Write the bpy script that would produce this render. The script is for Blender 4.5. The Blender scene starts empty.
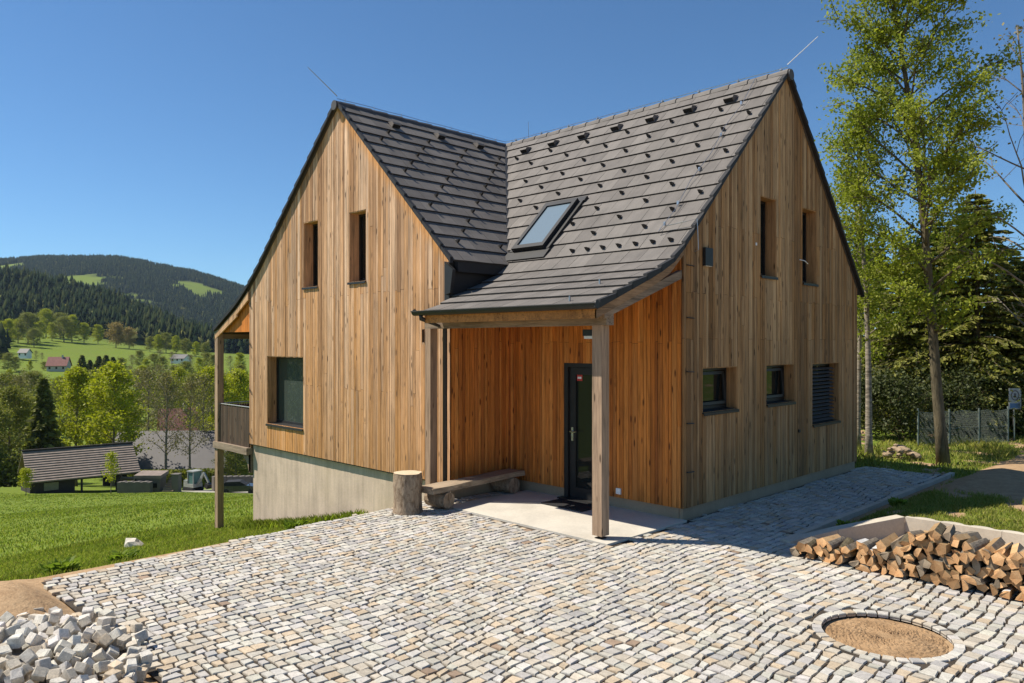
import bpy, bmesh, math, random
import numpy as np
from mathutils import Vector, Matrix
R = math.radians
PI = math.pi
scene = bpy.context.scene
COL = scene.collection

# ------------------------------------------------------------------ camera
CAM = Vector((5.424, -8.477, 2.3))
YAW = R(45.19)
FPX = 762.0
FW = Vector((-math.sin(YAW), math.cos(YAW), 0))
RT = Vector((math.cos(YAW), math.sin(YAW), 0))
cd = bpy.data.cameras.new('camera')
cam = bpy.data.objects.new('camera', cd)
COL.objects.link(cam)
cam.location = CAM
cam.rotation_euler = (R(90), 0, YAW)
cd.sensor_width = 36
cd.lens = FPX * 36 / 1024
cd.shift_y = 0.9 / 1024
cd.clip_end = 20000
scene.camera = cam

def ld(l, d):
    p = CAM + RT * l + FW * d
    return p.x, p.y
def at(px, d):            # ground position on a bearing at a true distance
    return ld((px - 512) / FPX * d, d)
def to_ld(x, y):
    v = Vector((x - CAM.x, y - CAM.y, 0))
    return v.dot(RT), v.dot(FW)

# ------------------------------------------------------------------ light
SUN_AZ = Vector((-0.785, -0.62, 0)).normalized()
SUN_EL = R(53)
sd = SUN_AZ * math.cos(SUN_EL) + Vector((0, 0, math.sin(SUN_EL)))
ldt = bpy.data.lights.new('sun', 'SUN')
ldt.energy = 5.0
ldt.angle = R(0.53)
ldt.color = (1.0, 0.93, 0.82)
sun = bpy.data.objects.new('sun', ldt)
sun.rotation_euler = sd.to_track_quat('Z', 'Y').to_euler()
COL.objects.link(sun)
w = bpy.data.worlds.new('World')
scene.world = w
w.use_nodes = True
nt = w.node_tree
bg = nt.nodes['Background']
sky = nt.nodes.new('ShaderNodeTexSky')
sky.sky_type = 'NISHITA'
sky.sun_disc = False
sky.sun_elevation = SUN_EL
sky.sun_rotation = math.atan2(sd.x, sd.y)
sky.altitude = 1500
sky.air_density = 1.0
sky.dust_density = 0.15
sky.ozone_density = 5.0
tint = nt.nodes.new('ShaderNodeMix'); tint.data_type = 'RGBA'; tint.blend_type = 'MULTIPLY'
tint.inputs[0].default_value = 1.0; tint.inputs[7].default_value = (0.70, 0.95, 1.05, 1)
nt.links.new(sky.outputs[0], tint.inputs[6]); nt.links.new(tint.outputs[2], bg.inputs[0])
bg.inputs[1].default_value = 0.088
scene.view_settings.view_transform = 'Standard'
scene.view_settings.look = 'None'
scene.view_settings.exposure = 0.47
scene.view_settings.gamma = 1

# ------------------------------------------------------------------ node helpers
class NT:
    def __init__(s, name):
        s.m = bpy.data.materials.new(name)
        s.m.use_nodes = True
        s.t = s.m.node_tree
        s.b = s.t.nodes['Principled BSDF']
        s.out = s.t.nodes['Material Output']
    def n(s, typ, **kw):
        x = s.t.nodes.new('ShaderNode' + typ)
        for k, v in kw.items():
            setattr(x, k, v)
        return x
    def l(s, a, b):
        s.t.links.new(a, b)
    def coord(s, kind='Object', scale=(1, 1, 1), rot=(0, 0, 0)):
        tc = s.n('TexCoord')
        mp = s.n('Mapping')
        mp.inputs['Scale'].default_value = scale
        mp.inputs['Rotation'].default_value = rot
        s.l(tc.outputs[kind], mp.inputs[0])
        return mp.outputs[0]
    def noise(s, vec, scale, detail=3, rough=0.5, dist=0):
        x = s.n('TexNoise')
        x.inputs['Scale'].default_value = scale
        x.inputs['Detail'].default_value = detail
        x.inputs['Roughness'].default_value = rough
        x.inputs['Distortion'].default_value = dist
        if vec is not None:
            s.l(vec, x.inputs['Vector'])
        return x.outputs['Fac']
    def voro(s, vec, scale, feature='F1', out='Distance'):
        x = s.n('TexVoronoi', feature=feature)
        x.inputs['Scale'].default_value = scale
        s.l(vec, x.inputs['Vector'])
        return x.outputs[out]
    def ramp(s, fac, stops, interp='LINEAR'):
        x = s.n('ValToRGB')
        x.color_ramp.interpolation = interp
        e = x.color_ramp.elements
        while len(e) < len(stops):
            e.new(0.5)
        for i, (p, c) in enumerate(stops):
            e[i].position = p
            e[i].color = (c[0], c[1], c[2], 1) if not isinstance(c, (int, float)) else (c, c, c, 1)
        s.l(fac, x.inputs[0])
        return x.outputs[0]
    def mix(s, fac, a, b, mode='MIX'):
        x = s.n('Mix', data_type='RGBA', blend_type=mode)
        for k, v in ((0, fac), (6, a), (7, b)):
            if isinstance(v, (int, float)):
                x.inputs[k].default_value = v if k == 0 else (v, v, v, 1)
            elif isinstance(v, tuple):
                x.inputs[k].default_value = (*v, 1)
            else:
                s.l(v, x.inputs[k])
        return x.outputs[2]
    def math(s, op, a, b=None, clamp=False):
        x = s.n('Math', operation=op)
        x.use_clamp = clamp
        for k, v in ((0, a), (1, b)):
            if v is None: continue
            if isinstance(v, (int, float)): x.inputs[k].default_value = v
            else: s.l(v, x.inputs[k])
        return x.outputs[0]
    def attr(s, name='Col'):
        a = s.n('Attribute')
        a.attribute_name = name
        sp = s.n('SeparateColor')
        s.l(a.outputs['Color'], sp.inputs[0])
        return a.outputs['Color'], sp.outputs[0], sp.outputs[1], sp.outputs[2]
    def bump(s, h, strength=0.3, dist=0.01):
        b = s.n('Bump')
        b.inputs['Strength'].default_value = strength
        b.inputs['Distance'].default_value = dist
        s.l(h, b.inputs['Height'])
        s.l(b.outputs[0], s.b.inputs['Normal'])
    def base(s, c, rough=0.7, metal=0, spec=0.5):
        if isinstance(c, tuple): s.b.inputs['Base Color'].default_value = (*c, 1)
        else: s.l(c, s.b.inputs['Base Color'])
        s.b.inputs['Roughness'].default_value = rough
        s.b.inputs['Metallic'].default_value = metal
        s.b.inputs['Specular IOR Level'].default_value = spec
        return s.m

def plain(name, c, rough=0.6, metal=0, spec=0.5, var=0.25, scale=6):
    t = NT(name)
    v = t.coord()
    n = t.noise(v, scale, 4, 0.6)
    k = t.ramp(n, [(0.25, 1 - var), (0.75, 1 + var * 0.5)])
    c2 = t.mix(1.0, c, k, 'MULTIPLY')
    t.base(c2, rough, metal, spec)
    t.bump(t.noise(v, scale * 12, 2), 0.15, 0.003)
    return t.m

def wood_mat(name, dark, light, orange, grain=(26, 26, 1.6), ofac=0.5, verge=None, rough=0.75, stain=0.25, low=0.0):
    """boards: Col.r = tone, Col.g = hue, Col.b = how fresh / orange the board still is"""
    t = NT(name)
    v = t.coord('Object', grain)
    c, r, g, b = t.attr()
    base = t.mix(r, dark, light)
    hue = t.math('MULTIPLY', g, ofac)
    base = t.mix(hue, base, orange)
    fresh = b
    if verge:
        x0, zr, sl = verge
        o = t.n('TexCoord').outputs['Object']
        sp = t.n('SeparateXYZ'); t.l(o, sp.inputs[0])
        dx = t.math('SUBTRACT', sp.outputs[0], x0)
        h = t.math('SUBTRACT', zr - 0.06, t.math('MULTIPLY', dx, sl))
        dd = t.math('SUBTRACT', h, sp.outputs[2])
        nn = t.math('MULTIPLY', t.noise(t.coord('Object', (12, 12, 2)), 1, 2), 0.22)
        f = t.math('SUBTRACT', 1.0, t.math('DIVIDE', t.math('SUBTRACT', dd, nn), 0.2), True)
        f = t.math('MULTIPLY', f, t.math('GREATER_THAN', dx, 0.0))
        fresh = t.math('MAXIMUM', b, t.math('MULTIPLY', f, 0.75))
    base = t.mix(fresh, base, tuple(x * 1.0 for x in orange))
    if low:
        o2 = t.n('TexCoord').outputs['Object']; s2 = t.n('SeparateXYZ'); t.l(o2, s2.inputs[0])
        hz_ = t.math('ADD', s2.outputs[2], t.math('MULTIPLY', t.noise(t.coord('Object', (9, 9, .6)), 1.0, 3), 2.4))
        base = t.mix(t.ramp(t.math('MULTIPLY', hz_, 0.2), [(0.2, low), (0.95, 0.0)]), base, tuple(x * .72 for x in orange))
    gr = t.noise(v, 1.0, 6, 0.65, 0.6)
    gk = t.ramp(gr, [(0.28, 0.5), (0.5, 0.98), (0.72, 1.18)])
    base = t.mix(1.0, base, gk, 'MULTIPLY')
    fine = t.noise(t.coord('Object', (grain[0] * 5, grain[1] * 5, grain[2] * 3)), 1.0, 3, 0.6)
    base = t.mix(1.0, base, t.ramp(fine, [(0.3, 0.8), (0.7, 1.12)]), 'MULTIPLY')
    kn = t.voro(t.coord('Object', (grain[0] * 0.42, grain[1] * 0.42, max(grain[2] * 1.6, .1))), 1.0)
    base = t.mix(t.ramp(kn, [(0.09, 1.0), (0.17, 0.0)]), base, tuple(x * 0.4 for x in dark))
    sk = t.noise(t.coord('Object', (grain[0] * .45, grain[1] * .45, grain[2] * .22)), 1.0, 5, 0.7, 0.8)
    base = t.mix(1.0, base, t.ramp(sk, [(0.3, 0.55), (0.48, 0.98), (0.7, 1.15)]), 'MULTIPLY')
    st = t.noise(t.coord('Object', (1.2, 1.2, 0.5)), 1.0, 4, 0.6)
    base = t.mix(1.0, base, t.ramp(st, [(0.3, 1 - stain), (0.7, 1.06)]), 'MULTIPLY')
    t.base(base, rough, 0, 0.25)
    t.bump(t.mix(0.5, gr, fine), 0.35, 0.004)
    return t.m

MT = {}
MT['wing_wood'] = wood_mat('weathered larch cladding', (0.36, 0.20, 0.105), (0.86, 0.60, 0.405), (0.70, 0.33, 0.10), ofac=0.5, verge=(-6.17, 6.54, 0.97), low=0.6)
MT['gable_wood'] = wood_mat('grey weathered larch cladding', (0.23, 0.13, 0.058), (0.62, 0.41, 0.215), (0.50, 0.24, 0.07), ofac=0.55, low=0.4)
MT['porch_wood'] = wood_mat('sheltered orange larch cladding', (0.34, 0.10, 0.02), (0.72, 0.285, 0.066), (0.66, 0.21, 0.032), ofac=0.7, stain=0.15)
MT['post_wood'] = wood_mat('weathered grey post timber', (0.30, 0.19, 0.115), (0.54, 0.385, 0.26), (0.46, 0.26, 0.11), ofac=0.3)
MT['beam_wood'] = wood_mat('weathered beam timber', (0.2, 0.15, 0.1), (0.37, 0.28, 0.2), (0.36, 0.2, 0.09), grain=(1.6, 26, 26), ofac=0.4)
MT['beam_wood_y'] = wood_mat('weathered rafter timber', (0.2, 0.15, 0.1), (0.37, 0.28, 0.2), (0.36, 0.2, 0.09), grain=(26, 1.6, 26), ofac=0.4)
MT['soffit'] = wood_mat('soffit boards', (0.34, 0.14, 0.04), (0.55, 0.26, 0.08), (0.6, 0.24, 0.06), grain=(26, 1.6, 26))
MT['dark_wood'] = wood_mat('dark weathered slats', (0.07, 0.05, 0.035), (0.16, 0.115, 0.08), (0.16, 0.08, 0.04), ofac=0.4)
MT['metal_dark'] = plain('dark coated metal', (0.03, 0.029, 0.028), 0.45, 0.1, 0.3, 0.15)
MT['frame'] = plain('anthracite window frame', (0.022, 0.021, 0.02), 0.45, 0.0, 0.3)
MT['zinc'] = plain('galvanised wire', (0.45, 0.46, 0.48), 0.35, 0.8)
MT['rod'] = plain('bright aluminium rod', (0.8, 0.8, 0.8), 0.5, 0.2)
MT['steel'] = plain('brushed steel', (0.6, 0.6, 0.6), 0.25, 0.9)
MT['black'] = plain('black rubber', (0.015, 0.015, 0.016), 0.8)
MT['blind'] = plain('aluminium blind slats', (0.14, 0.14, 0.14), 0.45, 0.3)
MT['white'] = plain('white plastic', (0.75, 0.75, 0.72), 0.4, 0, 0.5, 0.06)
MT['cream'] = plain('cream plastic cover', (0.6, 0.52, 0.4), 0.5, 0, 0.5, 0.06)
MT['red'] = plain('red sticker', (0.5, 0.03, 0.02), 0.5, 0, 0.5, 0.05)
MT['void'] = plain('dark backing felt', (0.012, 0.011, 0.01), 0.95)

def glass(name, c, rough=0.03, spec=0.35):
    t = NT(name)
    v = t.coord('Object', (0.8, 0.8, 0.8))
    t.base(c, rough, 0, spec)
    t.b.inputs['IOR'].default_value = 1.45
    t.bump(t.noise(v, 1.0, 1), 0.05, 0.02)
    return t.m
MT['glass'] = glass('dark window glass', (0.012, 0.015, 0.014))
MT['glass_light'] = glass('skylight glass', (0.16, 0.21, 0.25), 0.08)  # mirrored sky and the pale blind inside put into the pane colour
MT['glass_green'] = glass('window glass with green reflection in its colour', (0.05, 0.065, 0.055), 0.02)  # green of the mirrored trees put into the pane colour

def tile_mat():
    t = NT('concrete roof tile')
    c, r, g, b = t.attr()
    base = t.mix(r, (0.13, 0.115, 0.102), (0.178, 0.159, 0.141))
    v = t.coord()
    n = t.noise(v, 3.0, 5, 0.6)
    base = t.mix(1.0, base, t.ramp(n, [(0.3, 0.82), (0.7, 1.1)]), 'MULTIPLY')
    n2 = t.noise(v, 60, 3, 0.7)
    base = t.mix(1.0, base, t.ramp(n2, [(0.3, 0.85), (0.7, 1.1)]), 'MULTIPLY')
    n4 = t.noise(t.coord('Object', (5, .8, .8)), 1.0, 4, 0.7)
    base = t.mix(1.0, base, t.ramp(n4, [(0.3, 0.84), (0.65, 1.08)]), 'MULTIPLY')
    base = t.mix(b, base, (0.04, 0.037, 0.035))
    t.base(base, 0.7, 0, 0.35)
    t.bump(n2, 0.2, 0.003)
    return t.m
MT['tile'] = tile_mat()
MT['verge'] = plain('black verge tile', (0.028, 0.027, 0.027), 0.6, 0, 0.3, 0.15)
MT['tile_dark'] = plain('dark verge tile', (0.075, 0.07, 0.068), 0.6, 0, 0.4, 0.2)

def concrete_mat(name, c, stains=True, form=False):
    t = NT(name)
    v = t.coord()
    n = t.noise(v, 1.3, 6, 0.6, 0.4)
    base = t.mix(1.0, c, t.ramp(n, [(0.25, 0.78), (0.5, 0.98), (0.75, 1.12)]), 'MULTIPLY')
    n2 = t.noise(v, 35, 4, 0.7)
    base = t.mix(1.0, base, t.ramp(n2, [(0.3, 0.9), (0.7, 1.07)]), 'MULTIPLY')
    if form:
        st = t.noise(t.coord('Object', (7, 7, 0.7)), 1.0, 5, 0.6)
        base = t.mix(1.0, base, t.ramp(st, [(0.35, 0.8), (0.6, 1.05)]), 'MULTIPLY')
        o = t.noise(t.coord('Object', (0.7, 0.7, 0.4)), 1.0, 3)
        base = t.mix(t.ramp(o, [(0.5, 0.0), (0.7, 0.45)]), base, (0.46, 0.35, 0.2))
    t.base(base, 0.85, 0, 0.3)
    t.bump(t.mix(0.5, n2, n), 0.25, 0.01)
    return t.m
MT['concrete'] = concrete_mat('board marked concrete', (0.60, 0.465, 0.345), form=True)
MT['plinth'] = concrete_mat('plinth concrete', (0.38, 0.275, 0.175))
MT['slab'] = concrete_mat('pale terrace concrete', (0.57, 0.525, 0.44))
MT['curb'] = concrete_mat('curb concrete', (0.55, 0.485, 0.385))

def sett_mat():
    t = NT('granite setts')
    c, r, g, b = t.attr()
    v = t.coord()
    n = t.noise(v, 90, 4, 0.7)
    base = t.mix(1.0, c, t.ramp(n, [(0.28, 0.72), (0.5, 1.0), (0.72, 1.14)]), 'MULTIPLY')
    n2 = t.noise(v, 22, 3, 0.6)
    base = t.mix(1.0, base, t.ramp(n2, [(0.3, 0.84), (0.7, 1.08)]), 'MULTIPLY')
    n3 = t.noise(v, 0.6, 4, 0.6)
    base = t.mix(1.0, base, t.ramp(n3, [(0.35, 0.9), (0.65, 1.04)]), 'MULTIPLY')
    t.base(base, 0.8, 0, 0.3)
    t.bump(t.mix(0.4, n2, n), 0.5, 0.006)
    return t.m
MT['sett'] = sett_mat()

def sand_mat(name, a, b_, sc=1.0):
    t = NT(name)
    v = t.coord()
    n = t.noise(v, 4 * sc, 6, 0.65)
    n2 = t.noise(v, 60 * sc, 4, 0.75)
    base = t.mix(t.ramp(n, [(0.3, 0.0), (0.7, 1.0)]), a, b_)
    base = t.mix(1.0, base, t.ramp(n2, [(0.3, 0.7), (0.7, 1.15)]), 'MULTIPLY')
    t.base(base, 0.95, 0, 0.1)
    t.bump(t.mix(0.5, n, n2), 0.6, 0.03)
    return t.m
MT['joint'] = sand_mat('joint sand', (0.04, 0.034, 0.028), (0.105, 0.085, 0.065))
MT['soil'] = sand_mat('sandy fill', (0.27, 0.165, 0.085), (0.44, 0.29, 0.16))

def leaf_mat(name, dark, light, transl=0.35, warm=None):
    t = NT(name)
    c, r, g, b = t.attr()
    base = t.mix(r, dark, light)
    if warm: base = t.mix(g, base, warm)
    t.base(base, 0.6 if transl > .1 else 1.0, 0, 0.25 if transl > .1 else 0.0)
    tr = t.n('BsdfTranslucent')
    t.l(t.mix(1.0, base, (1.15, 1.25, 0.7), 'MULTIPLY'), tr.inputs[0])
    ms = t.n('MixShader')
    ms.inputs[0].default_value = transl
    t.l(t.b.outputs[0], ms.inputs[1]); t.l(tr.outputs[0], ms.inputs[2])
    t.l(ms.outputs[0], t.out.inputs[0])
    return t.m
MT['leaf_birch'] = leaf_mat('young birch leaves', (0.16, 0.20, 0.02), (0.36, 0.38, 0.05), 0.45)
MT['leaf_lime'] = leaf_mat('lime green spring leaves', (0.26, 0.28, 0.012), (0.46, 0.45, 0.03), 0.4)
MT['leaf_mid'] = leaf_mat('mid green spring leaves', (0.15, 0.16, 0.03), (0.32, 0.31, 0.06), 0.3)
MT['leaf_brown'] = leaf_mat('brown budding twigs', (0.13, 0.115, 0.04), (0.26, 0.22, 0.075), 0.25)
MT['leaf_orange'] = leaf_mat('rusty spring leaves', (0.26, 0.18, 0.06), (0.42, 0.30, 0.10), 0.25)
MT['leaf_blossom'] = leaf_mat('white blossom', (0.5, 0.5, 0.42), (0.8, 0.8, 0.75), 0.2)
MT['needle'] = leaf_mat('spruce needles', (0.055, 0.065, 0.016), (0.27, 0.275, 0.055), 0.3, warm=(0.26, 0.25, 0.05))
MT['needle_dark'] = leaf_mat('dark foliage with shade in its colour', (0.02, 0.03, 0.01), (0.09, 0.105, 0.025), 0.15, warm=(0.15, 0.15, 0.04))  # leaf colour darkened to stand for the shadow under the spruces
MT['needle_light'] = leaf_mat('spruce needles with sun in their colour', (0.08, 0.10, 0.02), (0.28, 0.28, 0.05), 0.3, warm=(0.24, 0.22, 0.05))  # lighter copy of the needles, sunlight put into the colour
MT['needle_far'] = leaf_mat('far spruce needles', (0.008, 0.016, 0.009), (0.028, 0.042, 0.018), 0.05, warm=(0.13, 0.13, 0.04))
MT['grass_blade'] = leaf_mat('grass blades', (0.11, 0.17, 0.014), (0.28, 0.35, 0.035), 0.4, warm=(0.44, 0.40, 0.13))
MT['weed'] = leaf_mat('broad weed leaves', (0.13, 0.19, 0.02), (0.26, 0.33, 0.05), 0.4)

def bark_mat(name, a, b_, sc=(8, 8, 2)):
    t = NT(name)
    v = t.coord('Object', sc)
    n = t.noise(v, 2.0, 5, 0.7, 0.5)
    t.base(t.ramp(n, [(0.3, a), (0.65, b_)]), 0.9, 0, 0.2)
    t.bump(n, 0.8, 0.03)
    return t.m
MT['bark_birch'] = bark_mat('birch bark', (0.10, 0.085, 0.06), (0.42, 0.36, 0.28), (3, 3, 12))
MT['bark_dark'] = bark_mat('mossy dark bark', (0.06, 0.05, 0.03), (0.17, 0.14, 0.085))
MT['bark_grey'] = bark_mat('grey bark', (0.12, 0.10, 0.075), (0.26, 0.22, 0.17))
MT['bark_log'] = bark_mat('stump bark', (0.13, 0.08, 0.045), (0.42, 0.32, 0.22), (10, 10, 4))
MT['bark_white'] = plain('white birch bark', (0.68, 0.66, 0.62), 0.7, 0, 0.3, 0.3, 20)

def cut_mat(name, a, b_):
    t = NT(name)
    v = t.coord('Object', (1, 1, 1))
    n = t.noise(v, 14, 5, 0.7)
    n2 = t.noise(v, 90, 2, 0.6)
    base = t.mix(t.ramp(n, [(0.3, 0.0), (0.7, 1.0)]), a, b_)
    oi = t.n('ObjectInfo')
    base = t.mix(1.0, base, t.ramp(oi.outputs['Random'], [(0.0, 0.42), (0.4, 0.9), (1.0, 1.12)]), 'MULTIPLY')
    base = t.mix(1.0, base, t.ramp(n2, [(0.3, 0.86), (0.7, 1.08)]), 'MULTIPLY')
    t.base(base, 0.85, 0, 0.2)
    t.bump(n2, 0.3, 0.004)
    return t.m
MT['cut'] = cut_mat('cut log face', (0.56, 0.28, 0.115), (0.74, 0.47, 0.24))
MT['cut_grey'] = cut_mat('greyed log face', (0.24, 0.18, 0.12), (0.38, 0.30, 0.21))
MT['split'] = cut_mat('split log side', (0.42, 0.25, 0.11), (0.62, 0.42, 0.22))
MT['stump_top'] = cut_mat('stump top', (0.5, 0.38, 0.24), (0.66, 0.53, 0.37))
MT['bench_wood'] = wood_mat('grey bench plank', (0.28, 0.2, 0.13), (0.46, 0.36, 0.25), (0.4, 0.28, 0.16), grain=(26, 1.6, 26), ofac=0.3)
MT['rock'] = concrete_mat('field stone', (0.34, 0.25, 0.16))
MT['stone_wall'] = concrete_mat('old stone', (0.16, 0.14, 0.12))
MT['shingle'] = plain('brown shingles', (0.26, 0.205, 0.165), 0.8, 0, 0.3, 0.3, 2)
MT['grey_roof'] = plain('grey sheet roof', (0.105, 0.095, 0.09), 0.6, 0, 0.3, 0.15, 1)
MT['red_roof'] = plain('red tiled roof', (0.27, 0.12, 0.095), 0.8, 0, 0.3, 0.25, 1)
MT['plaster'] = plain('pale plaster', (0.5, 0.46, 0.4), 0.85, 0, 0.3, 0.1, 1)
MT['plaster_warm'] = plain('warm plaster', (0.5, 0.3, 0.17), 0.85, 0, 0.3, 0.1, 1)
MT['hut_wood'] = plain('dark hut boards', (0.05, 0.04, 0.033), 0.85, 0, 0.3, 0.3, 2)
MT['beige'] = plain('beige board', (0.26, 0.24, 0.15), 0.8)
MT['cab_teal'] = plain('teal cab panel', (0.10, 0.2, 0.19), 0.4)
MT['digger'] = plain('pale machine paint', (0.33, 0.34, 0.31), 0.5)
MT['car_paint'] = plain('grey car paint', (0.07, 0.075, 0.085), 0.25, 0.5)
MT['sign_plate'] = plain('pale sign plate', (0.42, 0.43, 0.47), 0.5)
MT['sign_blue'] = plain('blue sign panel', (0.10, 0.2, 0.42), 0.5)
MT['sign_dark'] = plain('dark sign print', (0.13, 0.11, 0.16), 0.5)
MT['wire_green'] = plain('wire mesh', (0.26, 0.3, 0.27), 0.5, 0.4)

# ------------------------------------------------------------------ mesh builder
class MB:
    def __init__(s):
        s.v = []; s.f = []; s.c = []; s.mi = []
        s.col = (0.5, 0.5, 0.0); s.m = 0
    def face(s, idx):
        s.f.append(tuple(idx)); s.c.append(s.col); s.mi.append(s.m)
    def poly(s, pts):
        n = len(s.v); s.v.extend(tuple(p) for p in pts)
        s.face(range(n, n + len(pts)))
    def hexa(s, p):        # p[0..3] one end, p[4..7] other end, same order
        n = len(s.v); s.v.extend(tuple(q) for q in p)
        for q in ((3, 2, 1, 0), (4, 5, 6, 7), (0, 1, 5, 4), (1, 2, 6, 5), (2, 3, 7, 6), (3, 0, 4, 7)):
            s.face([n + i for i in q])
    def box(s, lo, hi, rot=None, piv=None):
        x0, y0, z0 = lo; x1, y1, z1 = hi
        p = [(x0, y0, z0), (x1, y0, z0), (x1, y1, z0), (x0, y1, z0), (x0, y0, z1), (x1, y0, z1), (x1, y1, z1), (x0, y1, z1)]
        if rot is not None:
            piv = Vector(piv) if piv is not None else Vector(((x0 + x1) / 2, (y0 + y1) / 2, (z0 + z1) / 2))
            p = [tuple(rot @ (Vector(q) - piv) + piv) for q in p]
        s.hexa(p)
    def cbox(s, c, size, rz=0, rx=0, ry=0):
        c = Vector(c)
        rot = Matrix.Rotation(rz, 3, 'Z') @ Matrix.Rotation(ry, 3, 'Y') @ Matrix.Rotation(rx, 3, 'X')
        h = Vector(size) / 2
        s.box(c - h, c + h, rot, c)
    def bar(s, a, b, wd, ht, up=(0, 0, 1)):
        a = Vector(a); b = Vector(b); d = (b - a).normalized()
        u = Vector(up); sx = d.cross(u)
        if sx.length < 1e-4: sx = d.cross(Vector((1, 0, 0)))
        sx.normalize(); uu = sx.cross(d).normalized()
        q = []
        for p in (a, b):
            for i, j in ((-1, -1), (1, -1), (1, 1), (-1, 1)):
                q.append(p + sx * (i * wd / 2) + uu * (j * ht / 2))
        s.hexa(q)
    def tube(s, pts, rs, n=6, cap=True):
        pts = [Vector(p) for p in pts]
        if isinstance(rs, (int, float)): rs = [rs] * len(pts)
        rings = []
        ref = Vector((0.13, 0.31, 0.94))
        for i, p in enumerate(pts):
            d = (pts[min(i + 1, len(pts) - 1)] - pts[max(i - 1, 0)])
            if d.length < 1e-9: d = Vector((0, 0, 1))
            d.normalize()
            a = d.cross(ref)
            if a.length < 0.1: a = d.cross(Vector((1, 0, 0)))
            a.normalize(); b = d.cross(a)
            base = len(s.v)
            for k in range(n):
                t = 2 * PI * k / n
                s.v.append(tuple(p + (a * math.cos(t) + b * math.sin(t)) * rs[i]))
            rings.append(base)
        for i in range(len(rings) - 1):
            for k in range(n):
                k2 = (k + 1) % n
                s.face((rings[i] + k, rings[i] + k2, rings[i + 1] + k2, rings[i + 1] + k))
        if cap:
            s.face([rings[0] + k for k in range(n)][::-1]); s.face([rings[-1] + k for k in range(n)])
    def build(s, name, mat, parent=None, loc=None, smooth=False, label=None, cat=None, group=None, kind=None, recalc=True):
        off = Vector(loc) if loc is not None else (Vector(parent['_w']) if parent is not None and '_w' in parent else Vector((0, 0, 0)))
        v = np.array(s.v, dtype=np.float64).reshape(-1, 3) - np.array(off)
        me = bpy.data.meshes.new(name)
        me.from_pydata(v.tolist(), [], s.f)
        mats = mat if isinstance(mat, (list, tuple)) else [mat]
        for m in mats: me.materials.append(m)
        me.polygons.foreach_set('material_index', s.mi)
        ca = me.attributes.new('Col', 'FLOAT_COLOR', 'FACE')
        arr = np.ones((len(s.f), 4), dtype=np.float32); arr[:, :3] = np.array(s.c, dtype=np.float32)
        ca.data.foreach_set('color', arr.ravel())
        if recalc and len(s.f) < 60000:
            b = bmesh.new(); b.from_mesh(me); bmesh.ops.recalc_face_normals(b, faces=b.faces); b.to_mesh(me); b.free()
        if smooth:
            me.polygons.foreach_set('use_smooth', [True] * len(me.polygons))
        me.update()
        o = bpy.data.objects.new(name, me)
        COL.objects.link(o)
        if parent is not None:
            o.parent = parent
            o['_w'] = list(off)
            if loc is not None: pass
        else:
            o.location = off
            o['_w'] = list(off)
        tag(o, label, cat, group, kind)
        return o

def tag(o, label=None, cat=None, group=None, kind=None):
    if label: o['label'] = label
    if cat: o['category'] = cat
    if group: o['group'] = group
    if kind: o['kind'] = kind
def thing(name, loc, label, cat, group=None, rz=0):
    o = bpy.data.objects.new(name, None); COL.objects.link(o)
    o.location = loc; o.rotation_euler = (0, 0, rz); o['_w'] = list(loc)
    o.empty_display_size = 0.2
    tag(o, label, cat, group)
    return o
def copy_tree(o, parent=None):
    c = o.copy(); COL.objects.link(c); c.parent = parent
    for ch in list(o.children): copy_tree(ch, c)
    return c

# ------------------------------------------------------------------ terrain
def sm(a, b, x):
    t = np.clip((x - a) / (b - a), 0, 1)
    return t * t * (3 - 2 * t)
_rg = np.random.RandomState(7)
_ph = _rg.rand(40, 4)
def wav(x, y, lam, k=0):
    s = 0
    for i in range(5):
        a = _ph[(k * 5 + i) % 40]
        th = a[0] * 2 * PI
        s = s + np.sin((x * math.cos(th) + y * math.sin(th)) * 2 * PI / (lam * (0.6 + 0.9 * a[1])) + a[2] * 6.28)
    return s / 5
AZ = [-1.2, -0.9, -0.67, -0.62, -0.515, -0.42, -0.35, -0.2, 0.2, 1.0]
def hills(L, D):
    a = L / np.maximum(D, 1.0)
    vfar = np.interp(a, AZ, [270, 266, 263, 259, 260, 273, 290, 315, 335, 338])      # bearing -> crest of the far ridge
    vnear = np.interp(a, AZ, [262, 272, 284, 289, 308, 338, 352, 356, 350, 345])
    vm = np.interp(a, AZ, [330, 330, 332, 334, 345, 352, 354, 356, 352, 345])        # upper meadow edge
    z_v = -19.0
    zm0 = -15.0
    zm1 = 2.3 - (vm - 342.4) / FPX * 620
    zn = 2.3 - (vnear - 342.4) / FPX * 980
    zf = 2.3 - (vfar - 342.4) / FPX * 2500
    z = z_v + (zm0 - z_v) * sm(150, 330, D)
    z = z + (zm1 - zm0) * sm(320, 640, D) ** 1.0
    z = z + (zn - zm1) * sm(600, 1000, D)
    z = z + (np.minimum(zn * 0.55, 60) - zn) * sm(1020, 1400, D)
    z = z + (zf - np.minimum(zn * 0.55, 60)) * sm(1400, 2550, D)
    z = z - (zf * 0.6) * sm(2600, 3900, D)
    z = z + wav(L, D, 260, 1) * 5 * sm(500, 1000, D) + wav(L, D, 110, 2) * 1.2 * sm(200, 500, D)
    return z
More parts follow.
